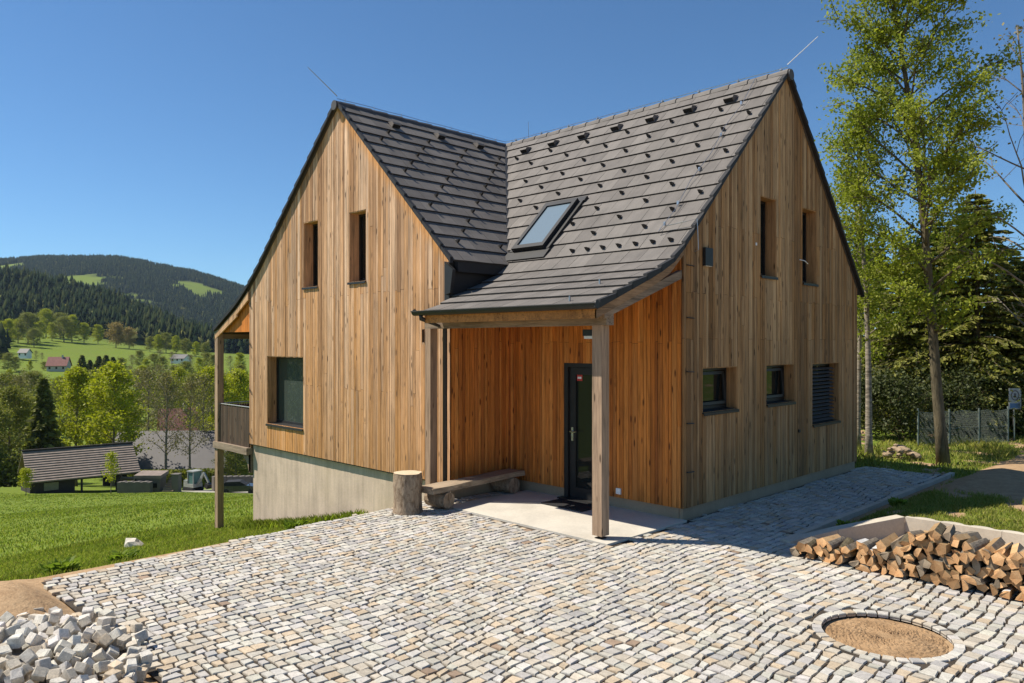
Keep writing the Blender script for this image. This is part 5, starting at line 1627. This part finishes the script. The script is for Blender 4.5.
for side in (0, 1):
    for k in range(N):
        f0_, f1_ = k / N, (k + 1) / N
        v0 = (-.5 + (DP / 2 + .5) * f0_); v1 = (-.5 + (DP / 2 + .5) * f1_)
        if side: v0, v1 = DP - v0, DP - v1
        z0_, z1_ = EH + (RHt - EH) * f0_, EH + (RHt - EH) * f1_
        m.hexa([sp3(-.2, v0, z0_), sp3(SLn + .2, v0, z0_), sp3(SLn + .2, v1, z1_), sp3(-.2, v1, z1_), sp3(-.2, v0, z0_ + .14), sp3(SLn + .2, v0, z0_ + .14), sp3(SLn + .2, v1, z1_ + .03), sp3(-.2, v1, z1_ + .03)])
m.build('roof', MT['shingle'], shed)
m = MB(); sbox(m, -.25, SLn + .25, DP / 2 - .15, DP / 2 + .15, RHt + .02, RHt + .2); m.build('ridge_cap', MT['hut_wood'], shed)
m = MB(); sbox(m, .1, 4.4, 0, .12, -.2, EH); sbox(m, .1, .22, .12, DP, -.2, EH); sbox(m, 4.3, 4.4, .12, DP, -.2, EH); sbox(m, .1, 4.4, DP - .12, DP, -.2, EH); m.build('wall', MT['hut_wood'], shed)
m = MB(); sbox(m, 1.4, 2.8, -.06, -.01, .7, 1.55); m.build('board', MT['beige'], shed)
for u in (5.0, 8.6, SLn - .3):
    m = MB(); sbox(m, u, u + (.45 if u == 8.6 else .2), 0, .2, -.2, EH); m.build('post', MT['hut_wood'], shed)
for u in (5.0, 8.6, SLn - .3):
    m = MB(); sbox(m, u, u + .2, DP - .3, DP - .1, -.6, EH); m.build('post', MT['hut_wood'], shed)
m = MB(); sbox(m, 0, SLn, -.02, .1, EH - .2, EH); m.build('beam', MT['hut_wood'], shed)

def world_box(name, px, d, w_, dp, h, mat, label, cat, rz=None, dz=0):
    x, y = at(px, d); z = gz(x, y); r_ = YAW if rz is None else rz
    m = MB(); m.cbox((x, y, z + h / 2 - .2), (w_, dp, h + .4), r_)
    return m, (x, y, z), r_
def rot_pt(c, r_, u, v_, z): return (c[0] + u * math.cos(r_) - v_ * math.sin(r_), c[1] + u * math.sin(r_) + v_ * math.cos(r_), c[2] + z)
# stone hut with pale lid, low walls, steps
c = posat(151.5, 86); r_ = YAW
o = thing('stone_hut', c, 'small dark stone hut with a flat pale lid between shed and excavator', 'hut')
m = MB(); m.cbox(rot_pt(c, r_, 0, 0, .8), (2.6, 1.6, 2.0), r_); m.build('wall', MT['stone_wall'], o)
m = MB(); m.cbox(rot_pt(c, r_, 0, 0, 2.0), (3.0, 2.0, .35), r_, rx=.12); m.build('roof', MT['shingle'], o)
m = MB(); m.cbox(rot_pt(c, r_, .2, -.82, .9), (1.6, .05, .5), r_); m.build('opening', MT['void'], o)
c = posat(135, 84)
m = MB()
for k in range(9): m.cbox(rot_pt(c, r_, -1.6 + k * .4, 0, .55 + (.05 if k % 2 else 0)), (.41, .7, 1.4), r_)
m.build('stone_wall', MT['stone_wall'], loc=c, label='low dark stone wall left of the small stone hut', cat='wall')
c = posat(128, 92)
o = thing('wooden_table', c, 'pale topped wooden table standing at the right end of the shed', 'table')
m = MB(); m.cbox(rot_pt(c, r_, 0, 0, 1.5), (1.9, 1.1, .25), r_); m.build('tabletop', MT['rock'], o)
for u, v_ in ((-.7, -.35), (.7, -.35), (-.7, .35), (.7, .35)):
    m = MB(); m.cbox(rot_pt(c, r_, u, v_, .65), (.16, .16, 1.4), r_); m.build('leg', MT['hut_wood'], o)
c = posat(168, 85)
m = MB()
for k in range(6): m.cbox(rot_pt(c, r_, 0, k * .35, .12 + k * .22), (1.2, .36, .24 + .0), r_)
m.build('stone_steps', MT['rock'], loc=c, label='short flight of pale steps right of the small stone hut', cat='steps')
c = posat(176.5, 85.5)
m = MB(); m.cbox(rot_pt(c, r_, 0, 0, .9), (.75, .9, 2.2), r_); m.cbox(rot_pt(c, r_, 0, 0, 2.05), (.85, 1.0, .12), r_)
m.build('stone_pillar', MT['stone_wall'], loc=c, label='short dark stone pillar between steps and excavator', cat='pillar')
# mini excavator
c = posat(193, 90); r_ = YAW - .5
ex = thing('mini_excavator', c, 'small excavator with a pale green glazed cab parked on the gravel lane', 'excavator')
for s_ in (-1, 1):
    m = MB()
    pts = [(-.95, 0), (-.75, .42), (.75, .42), (.95, 0.02), (.75, -.0), (-.75, -.0)]
    pts = [(-1.0, .22), (-.8, .45), (.8, .45), (1.0, .22), (.8, .0), (-.8, .0)]
    A_ = [rot_pt(c, r_, p[0], s_ * .6 - .16, p[1]) for p in pts]; B_ = [rot_pt(c, r_, p[0], s_ * .6 + .16, p[1]) for p in pts]
    n = len(m.v); m.v.extend(A_ + B_); m.face(range(n, n + 6)); m.face(range(n + 6, n + 12))
    for k in range(6): m.face((n + k, n + (k + 1) % 6, n + 6 + (k + 1) % 6, n + 6 + k))
    m.build('track', MT['black'], ex)
m = MB(); m.cbox(rot_pt(c, r_, 0, 0, .72), (1.7, 1.3, .4), r_); m.cbox(rot_pt(c, r_, -.55, 0, 1.05), (.6, 1.25, .5), r_); m.build('body', MT['digger'], ex)
m = MB()
for u, v_ in ((-.2, -.55), (.75, -.55), (-.2, .55), (.75, .55)): m.cbox(rot_pt(c, r_, u, v_, 1.6), (.1, .1, 1.5), r_)
m.cbox(rot_pt(c, r_, .28, 0, 2.38), (1.2, 1.3, .12), r_); m.build('cab', MT['digger'], ex)
m = MB(); m.cbox(rot_pt(c, r_, .28, 0, 1.62), (.88, 1.06, 1.35), r_); m.build('cab_glass', MT['cab_teal'], ex)
m = MB(); m.bar(rot_pt(c, r_, .8, 0, .8), rot_pt(c, r_, 1.9, 0, 2.3), .22, .26); m.bar(rot_pt(c, r_, 1.9, 0, 2.3), rot_pt(c, r_, 2.7, 0, 1.2), .18, .2); m.build('boom', MT['digger'], ex)
m = MB(); m.cbox(rot_pt(c, r_, 2.65, 0, .85), (.5, .7, .55), r_, ry=.4); m.build('bucket', MT['metal_dark'], ex)
# wall with car right of it
c0 = at(213, 88); c1 = at(262, 92); m = MB(); N = 16
for k in range(N):
    x = c0[0] + (c1[0] - c0[0]) * (k + .5) / N; y = c0[1] + (c1[1] - c0[1]) * (k + .5) / N
    m.cbox((x, y, gz(x, y) + .75 + (.04 if k % 2 else 0)), (.42, .6, 1.9), math.atan2(c1[1] - c0[1], c1[0] - c0[0]))
m.build('stone_wall', MT['stone_wall'], loc=(c0[0], c0[1], gz(*c0)), label='dark stone wall behind the balcony post, beside the gravel lane', cat='wall')
c = posat(240, 85.5); r_ = YAW + .15
car = thing('parked_car', c, 'dark grey car parked in front of the stone wall beyond the balcony', 'car')
def prism(m, pts, w_, c=c, r_=r_):
    n = len(pts); s0 = len(m.v)
    m.v.extend([rot_pt(c, r_, p[0], -w_ / 2, p[1]) for p in pts] + [rot_pt(c, r_, p[0], w_ / 2, p[1]) for p in pts])
    m.face(range(s0, s0 + n)); m.face(range(s0 + n, s0 + 2 * n))
    for k in range(n): m.face((s0 + k, s0 + (k + 1) % n, s0 + n + (k + 1) % n, s0 + n + k))
m = MB(); prism(m, [(-2.1, .3), (-2.15, .8), (-1.9, 1.0), (.8, 1.0), (2.0, .85), (2.1, .35)], 1.7); m.build('body', MT['car_paint'], car)
m = MB(); prism(m, [(-1.85, 1.0), (-1.4, 1.42), (.1, 1.45), (.85, 1.0)], 1.5); m.build('cabin', MT['black'], car)
for u in (-1.35, 1.35):
    for v_ in (-.8, .8):
        m = MB(); m.tube([rot_pt(c, r_, u, v_ - .1, .33), rot_pt(c, r_, u, v_ + .1, .33)], .33, 14); m.build('wheel', MT['black'], car)

def gable_house(name, px, d, ln, dp, eave, ridge_, rz, wallm, roofm, label, wins=True, dz=0, cat='house', chimney=False):
    x, y = at(px, d); z = gz(x, y) + dz; c = (x, y, z)
    o = thing(name, c, label, cat)
    m = MB(); m.cbox((x, y, z + eave / 2 - .5), (ln, dp, eave + 1), rz)
    g_ = []
    for s_ in (-1, 1):
        P = [rot_pt(c, rz, s_ * (ln / 2 - .01), -dp / 2, eave), rot_pt(c, rz, s_ * (ln / 2 - .01), dp / 2, eave), rot_pt(c, rz, s_ * (ln / 2 - .01), 0, ridge_ - .1)]
        Q = [rot_pt(c, rz, s_ * (ln / 2 - .3), -dp / 2, eave), rot_pt(c, rz, s_ * (ln / 2 - .3), dp / 2, eave), rot_pt(c, rz, s_ * (ln / 2 - .3), 0, ridge_ - .1)]
        n = len(m.v); m.v.extend(P + Q); m.face((n, n + 1, n + 2)); m.face((n + 3, n + 4, n + 5))
    m.build('wall', wallm, o, recalc=False)
    m = MB(); sl_ = (ridge_ - eave) / (dp / 2); ov = .5
    for s_ in (-1, 1):
        a = [rot_pt(c, rz, -ln / 2 - ov, s_ * (dp / 2 + ov), eave - ov * sl_), rot_pt(c, rz, ln / 2 + ov, s_ * (dp / 2 + ov), eave - ov * sl_), rot_pt(c, rz, ln / 2 + ov, 0, ridge_), rot_pt(c, rz, -ln / 2 - ov, 0, ridge_)]
        m.hexa(a + [(q[0], q[1], q[2] + .22) for q in a])
    rf = m.build('roof', roofm, o)
    if chimney:
        m = MB(); m.cbox(rot_pt(c, rz, ln * .2, -.3, ridge_ + .4), (.7, .7, 1.6), rz); m.build('chimney', MT['plaster'], rf)
    if wins:
        for u in np.linspace(-ln * .35, ln * .35, max(2, int(ln / 3))):
            m = MB(); m.cbox(rot_pt(c, rz, u, -dp / 2 - .02, eave * .55), (.9, .06, 1.2), rz); m.build('window', MT['glass'], o)
    return o
gable_house('barn', 178, 118, 17, 12, 3.0, 8.0, YAW + .04, MT['hut_wood'], MT['grey_roof'], 'wide barn with grey roof behind the bare trees beyond the excavator', cat='barn', wins=False)
gable_house('barn', 232, 124, 12, 9, 2.6, 5.4, YAW - .1, MT['hut_wood'], MT['grey_roof'], 'lower grey roofed outbuilding behind the balcony post, right of the barn', cat='barn', wins=False)
gable_house('village_house', 178, 158, 6.5, 6, 3.6, 7.4, YAW + .5, MT['plaster_warm'], MT['red_roof'], 'house with pinkish red roof showing just above the grey barn', chimney=True)
gable_house('village_house', 59, 390, 9, 7, 3.0, 7.0, YAW + .2, MT['plaster'], MT['red_roof'], 'far house with red roof at the foot of the meadow', dz=0, chimney=True)
gable_house('village_house', 25, 430, 5, 4, 2.5, 4.4, YAW - .1, MT['white'], MT['grey_roof'], 'small far white house left of the red roofed one', dz=2)
gable_house('village_house', 181, 430, 9, 6, 2, 4, YAW - .3, MT['white'], MT['grey_roof'], 'small far white house at the right side of the meadow', dz=4)

# tree prototypes for the middle distance (about 15 m tall), leaves sized for the distance
PR_ = {}
def mid_proto(key):
    if key in PR_: return None
    sd = {'lime1': 101, 'lime2': 102, 'mid1': 103, 'mid2': 104, 'brown1': 105, 'brown2': 106, 'orange': 107}[key]
    if key.startswith('lime'): return broadleaf(sd, 15, .2, 3.6, n_limb=42, start=.12, n_leaf=9500, leaf_size=.3, clump=.42, sub=6, up=.45, gaps=.35), MT['leaf_lime'], MT['bark_grey']
    if key.startswith('mid'): return broadleaf(sd, 14, .22, 4.6, n_limb=42, start=.1, n_leaf=9500, leaf_size=.3, clump=.45, sub=6, up=.4, gaps=.35), MT['leaf_mid'], MT['bark_grey']
    if key.startswith('brown'): return broadleaf(sd, 15, .22, 4.4, n_limb=30, start=.28, n_leaf=2600, leaf_size=.22, clump=.5, sub=6, up=.6, gaps=.1), MT['leaf_brown'], MT['bark_grey']
    return broadleaf(sd, 13, .25, 5.0, n_limb=30, start=.15, n_leaf=3500, leaf_size=.6, clump=.8, sub=4, up=.4), MT['leaf_orange'], MT['bark_grey']
def mid_tree(key, px, d, top_y, label, group=None, wsc=1.0, rz=None):
    x, y = at(px, d); z = gz(x, y)
    ztop = 2.3 - (top_y - 342.4) / FPX * d
    if key not in PR_:
        if key.startswith('spruce'):
            gen = conifer(120 + len(key), 15, .2, 3.4, whorls=30, per=11, n_per=12, size=.75, shape=.85, warm=.3, gap=.1); lm, bm = MT['needle'], MT['bark_dark']
        else: gen, lm, bm = mid_proto(key)
        o = plant_tree('spruce_tree' if key.startswith('spruce') else 'broadleaf_tree', gen, (x, y, z), label, 'tree', lm, bm, group)
        PR_[key] = o
        h0 = {'l': 15, 'm': 14, 'b': 15, 'o': 13, 's': 15}[key[0]]; PR_[key + '_h'] = h0
    else:
        o = copy_tree(PR_[key]); tag(o, label, 'tree', group)
        if group is None and 'group' in o: del o['group']
    h0 = PR_[key + '_h']; s_ = (ztop - z) / (h0 * 1.04)
    o.location = (x, y, z - .3); o.scale = (s_ * wsc, s_ * wsc, s_); o.rotation_euler = (0, 0, rz if rz is not None else (px * 1.37) % 6.28)
    return o
MID = [('lime1', 76, 112, 364, 'bright yellow green tree right of the dark spruce behind the shed', 1.0), ('lime2', 113, 108, 360, 'tall bright yellow green tree above the right half of the shed roof', 1.15), ('lime1', 97, 125, 378, 'yellow green tree between the two brightest ones behind the shed', 1),
       ('lime2', 128, 130, 388, 'smaller yellow green tree just left of the grey barn', .9),
       ('spruce', 43, 104, 370, 'dark narrow spruce above the left half of the shed roof', .95), 
       ('mid1', 10, 106, 384, 'olive green tree at the left edge, left of the dark spruce', 1.0), ('mid2', 26, 118, 392, 'loose olive tree touching the left side of the dark spruce', .9), ('brown1', 20, 128, 372, 'thin brownish tree behind the olive trees at the left edge', 1), ('mid1', -14, 100, 395, 'olive tree cut off by the left edge', 1.1),
       ('brown1', 166, 102, 368, 'bare brown tree with a thin dark trunk in front of the grey barn', 1.0), ('brown2', 190, 105, 378, 'bare brown tree right of the first one, above the excavator', .9), ('brown2', 148, 128, 366, 'brownish budding tree at the left end of the grey barn', 1.0), ('brown1', 204, 118, 372, 'thin budding tree just left of the balcony post', .8),
       ('lime1', 212, 135, 364, 'yellowish green tree behind the balcony post', 1.1), ('lime2', 238, 140, 368, 'yellowish green tree showing through the balcony opening', 1.1), ('mid2', 236, 104, 438, 'round dark green bush low below the balcony', 1.5), ('mid1', 252, 112, 428, 'dark bush beside the basement corner below the balcony', 1.5), ('mid1', 226, 150, 380, 'olive tree in the back right of the balcony post', 1.0),
       ('mid1', 165, 170, 376, 'olive tree behind the pinkish roofed house', 1.1), ('brown2', 138, 180, 368, 'brownish tree far behind the left end of the barn', 1.1), ('mid2', 196, 175, 372, 'olive tree behind the right end of the barn', 1.1), ('lime2', 180, 200, 366, 'pale green tree top above the pinkish roof', 1.1),
       ('mid2', 60, 170, 376, 'olive tree behind the dark spruce', 1.2), ('mid1', 90, 185, 372, 'olive tree behind the brightest trees', 1.2), ('brown1', 112, 200, 366, 'brown tree top behind the brightest trees', 1.3), ('mid1', 5, 180, 372, 'olive tree further back at the left edge', 1.3), ('mid2', 35, 200, 370, 'olive tree back of the dark spruce, towards the left edge', 1.3)]
for key, px, d, ty, lab, ws in MID: mid_tree(key, px, d, ty, lab, 'trees behind the shed and barn', ws)
# second layer further down the valley: individuals, told apart only loosely
rr = random.Random(31)
k = 0
for d in (235, 265, 300):
    px = -20
    while px < 262:
        key = rr.choice(['mid1', 'mid2', 'brown1', 'brown2', 'lime1', 'lime2', 'mid1', 'brown1'])
        if not (20 < px < 80 and d > 290):
            mid_tree(key, px + rr.uniform(-4, 4), d + rr.uniform(-8, 8), (372 if d == 300 else 376 if d == 265 else 382) + rr.uniform(-6, 5) - (6 if px > 110 else 0), 'leafing tree in the distant belt of trees across the valley bottom, below the meadow', 'distant trees along the valley bottom', 1.3)
        px += rr.uniform(11, 17)
for i, (px, d, ty) in enumerate(((122, 380, 357), (132, 385, 354), (146, 380, 358), (154, 390, 353), (163, 385, 356), (191, 385, 354), (199, 380, 357), (207, 390, 352), (214, 385, 354), (230, 380, 355), (240, 385, 352), (8, 380, 352), (16, 385, 356), (-4, 380, 350), (30, 385, 360), (44, 390, 361), (76, 385, 366))):
    mid_tree(('mid2', 'brown1', 'lime1', 'mid1')[i % 4], px, d, ty, 'leafing tree in the broken row along the lower edge of the meadow', 'trees along the lower edge of the meadow', 1.3)
# spruces on and around the meadow
for px, d, ty in ((82, 330, 353), (90, 335, 358), (99, 338, 354), (106, 335, 353), (113, 340, 355), (118, 336, 361), (95, 325, 362), (108, 326, 360)):
    mid_tree('spruce', px, d, ty, 'dark spruce in the small clump standing at the lower edge of the meadow', 'spruces in the clump on the meadow', 1.5)
for i, (px, d, ty, lab) in enumerate([(116, 560, 320, 'rusty brown tree at the upper meadow edge, left of its pair'), (129, 560, 325, 'rusty brown tree at the upper meadow edge, right of its pair')]):
    mid_tree('orange', px, d, ty + 3, lab, 'rusty trees at the upper meadow edge', 1.0)
for i, (px, d, ty) in enumerate(((28, 520, 312), (40, 540, 320), (52, 560, 322), (64, 560, 316), (72, 570, 314), (84, 575, 322), (34, 500, 328), (18, 520, 318), (46, 590, 308), (60, 600, 312), (98, 590, 324), (8, 500, 318))):
    mid_tree('lime1' if i % 3 else 'mid1', px, d, ty, 'round green tree on the upper slope of the meadow below the dark wood', 'round trees on the upper meadow', 1.4)
for i, (px, d, ty, lab) in enumerate([(140, 430, 350, 'small single tree standing alone in the middle of the meadow'), (160, 430, 349, 'small brownish tree at the right side of the meadow'), (172, 420, 351, 'brownish bush like tree right of the small brownish one'), (36, 420, 350, 'thin tree at the left side of the meadow'), (42, 425, 352, 'second thin tree at the left side of the meadow')]):
    mid_tree('brown1' if i != 0 else 'mid2', px, d, ty, lab, None, 1.3)
for i, (px, d, ty) in enumerate(((150, 545, 336), (158, 540, 334), (166, 545, 332), (176, 540, 335), (186, 530, 338), (196, 520, 341), (205, 515, 342))):
    mid_tree('lime2' if i % 2 else 'mid1', px, d, ty, 'green leafing tree at the foot of the dark wood right of the rusty trees', 'green trees at the foot of the wood', 1.3)
# garden hedge and sapling trees by the shed
m = MB(); c = Cloud(); P = []
for k in range(5000):
    f = rg.rand(); px = 128 + f * 92; d = 99 + rg.rand() * 2.2
    x, y = at(px, d); P.append((x, y, gz(x, y) + rg.rand() * 2.4))
c.quads(np.array(P), .4, rg); o = c.build('hedge', MT['leaf_mid'], label='dark clipped hedge running in front of the grey barn', cat='hedge')
c = Cloud(); P = []
for k in range(3500):
    px = -25 + rg.rand() * 60; d = 97 + rg.rand() * 4; x, y = at(px, d); P.append((x, y, gz(x, y) + rg.rand() ** .7 * 4.2))
c.quads(np.array(P), .5, rg); o = c.build('hedge', MT['needle'], label='tall dark hedge left of and behind the open shed', cat='hedge')
for px, d, h, lab in ((111, 78, 4.2, 'small young tree with light green leaves in front of the shed roof'), (26, 80, 2.6, 'small sapling at the left end of the shed')):
    x, y = at(px, d)
    plant_tree('young_tree', broadleaf(int(px), h, .04, .85, n_limb=14, start=.25, n_leaf=1100, leaf_size=.16, clump=.2, sub=3, up=.6), (x, y, gz(x, y)), lab, 'tree', MT['leaf_lime'], MT['bark_grey'])

# blossoming tree out on the left lawn (mirrored in the big pane) and two more trees there
plant_tree('blossom_tree', broadleaf(201, 6, .12, 2.6, n_limb=26, start=.2, n_leaf=5000, leaf_size=.16, clump=.25, sub=5), (-26, -11, gz(-26, -11)), 'white blossoming tree on the lawn left of the view', 'tree', MT['leaf_blossom'], MT['bark_dark'])
mid_tree('mid1', 512, 100, 300, 'green tree far left of the view beyond the lawn', None, 1.2)
PR_['mid1']; o_last = COL.objects[-1]
for o_ in [x_ for x_ in bpy.data.objects if x_.get('label') == 'green tree far left of the view beyond the lawn']:
    o_.location = (-40, -18, gz(-40, -18)); o_.scale = (.8, .8, .8)

# ------------------------------------------------------------------ forests (stuff)
def forest(name, n, sampler, hh, seed, size_j=.35, deciduous=.08):
    rg = np.random.RandomState(seed); x, y, z = sampler(rg, n); n = len(x)
    V = []; F = []; C = []
    h = hh * (1 - size_j + 2 * size_j * rg.rand(n)) * (.6 + .4 * rg.rand(n)); r_ = h * (.15 + .06 * rg.rand(n)); dec = rg.rand(n) < deciduous
    r_ = np.where(dec, h * .3, r_); h = np.where(dec, h * .75, h)
    S_ = 6; tiers = ((0.0, 1.0, .55), (.3, .78, .8), (.6, .5, 1.0))
    tone = rg.rand(n); warm = np.where(dec, .6 + .4 * rg.rand(n), rg.rand(n) ** 3 * .3)
    for (b0, rf, tp_) in tiers:
        ang = (np.arange(S_)[None, :] * 2 * PI / S_ + rg.rand(n)[:, None] * 6)
        rj = r_[:, None] * rf * (.6 + .7 * rg.rand(n, S_))
        vx = x[:, None] + rj * np.cos(ang); vy = y[:, None] + rj * np.sin(ang); vz = (z + h * b0)[:, None] + rg.rand(n, S_) * h[:, None] * .08
        base = np.stack([vx, vy, vz], 2)
        tip = np.stack([x, y, z + h * tp_ + np.where(dec, -h * .1, 0)], 1)[:, None, :]
        allv = np.concatenate([base, tip], 1)
        off = sum(len(q) for q in V)
        V.append(allv.reshape(-1, 3))
        i0 = off + np.arange(n)[:, None] * (S_ + 1)
        k = np.arange(S_)[None, :]
        F.append(np.stack([i0 + k, i0 + (k + 1) % S_, np.broadcast_to(i0 + S_, (n, S_))], 2).reshape(-1, 3))
        cc = np.ones((n, S_, 4), dtype=np.float32); cc[..., 0] = np.clip(tone[:, None] * .8 + .2 * rg.rand(n, S_), 0, 1); cc[..., 1] = warm[:, None]; cc[..., 2] = 0
        C.append(cc.reshape(-1, 4))
    V = np.concatenate(V); F = np.concatenate(F); C = np.concatenate(C); nf = len(F)
    me = bpy.data.meshes.new(name)
    me.vertices.add(len(V)); me.vertices.foreach_set('co', V.ravel().astype(np.float32))
    me.loops.add(nf * 3); me.loops.foreach_set('vertex_index', F.ravel().astype(np.int32))
    me.polygons.add(nf); me.polygons.foreach_set('loop_start', np.arange(0, nf * 3, 3, dtype=np.int32)); me.polygons.foreach_set('loop_total', np.full(nf, 3, dtype=np.int32))
    me.update(calc_edges=True)
    ca = me.attributes.new('Col', 'FLOAT_COLOR', 'FACE'); ca.data.foreach_set('color', C.ravel())
    me.materials.append(MT['needle_far'])
    o = bpy.data.objects.new(name, me); COL.objects.link(o); tag(o, kind='stuff'); return o
def samp(a0, a1, d0, d1, cond=None):
    def f(rg, n):
        D = np.sqrt(rg.uniform(d0 ** 2, d1 ** 2, n)); a = rg.uniform(a0, a1, n); L = a * D
        x = CAM.x + L * RT.x + D * FW.x; y = CAM.y + L * RT.y + D * FW.y
        _, fo_, _ = masks(x, y); ok = fo_ > .5
        if cond is not None: ok &= cond(a, D, rg)
        x, y = x[ok], y[ok]; return x, y, ground(x, y) - .5
    return f
forest('forest', 9000, samp(-.78, -.24, 640, 1080), 21, 1)
def mead(a, D, rg):     # tongue of wood left of the meadow
    return np.ones_like(a, dtype=bool)
forest('forest', 52000, samp(-.74, -.28, 1500, 2720), 15, 2, deciduous=.05)
# tongue of dark wood at the left side of the meadow
def tongue(rg, n):
    D = rg.uniform(430, 660, n); a = rg.uniform(-.80, -.645, n); L = a * D
    ok = a < -.655 - .02 * rg.rand(n)
    L, D = L[ok], D[ok]; x = CAM.x + L * RT.x + D * FW.x; y = CAM.y + L * RT.y + D * FW.y; return x, y, ground(x, y) - .5
forest('forest', 500, tongue, 19, 3)

# ------------------------------------------------------------------ haze
HZ = MB(); HZ.box((-4400, -560, -24), (1600, 4400, 460))
t = NT('haze'); t.t.nodes.remove(t.b)
vol = t.n('VolumePrincipled')
vol.inputs['Color'].default_value = (0.6, 0.78, 1.0, 1)
vol.inputs['Density'].default_value = 0.000045
vol.inputs['Anisotropy'].default_value = 0.2
t.l(vol.outputs[0], t.out.inputs['Volume'])
hz = HZ.build('haze', t.m, kind='stuff')
for o in bpy.data.objects:
    if '_w' in o: del o['_w']
print('guards', cnt, 'logs', nlog, 'setts', ns, 'objects', len(bpy.data.objects))
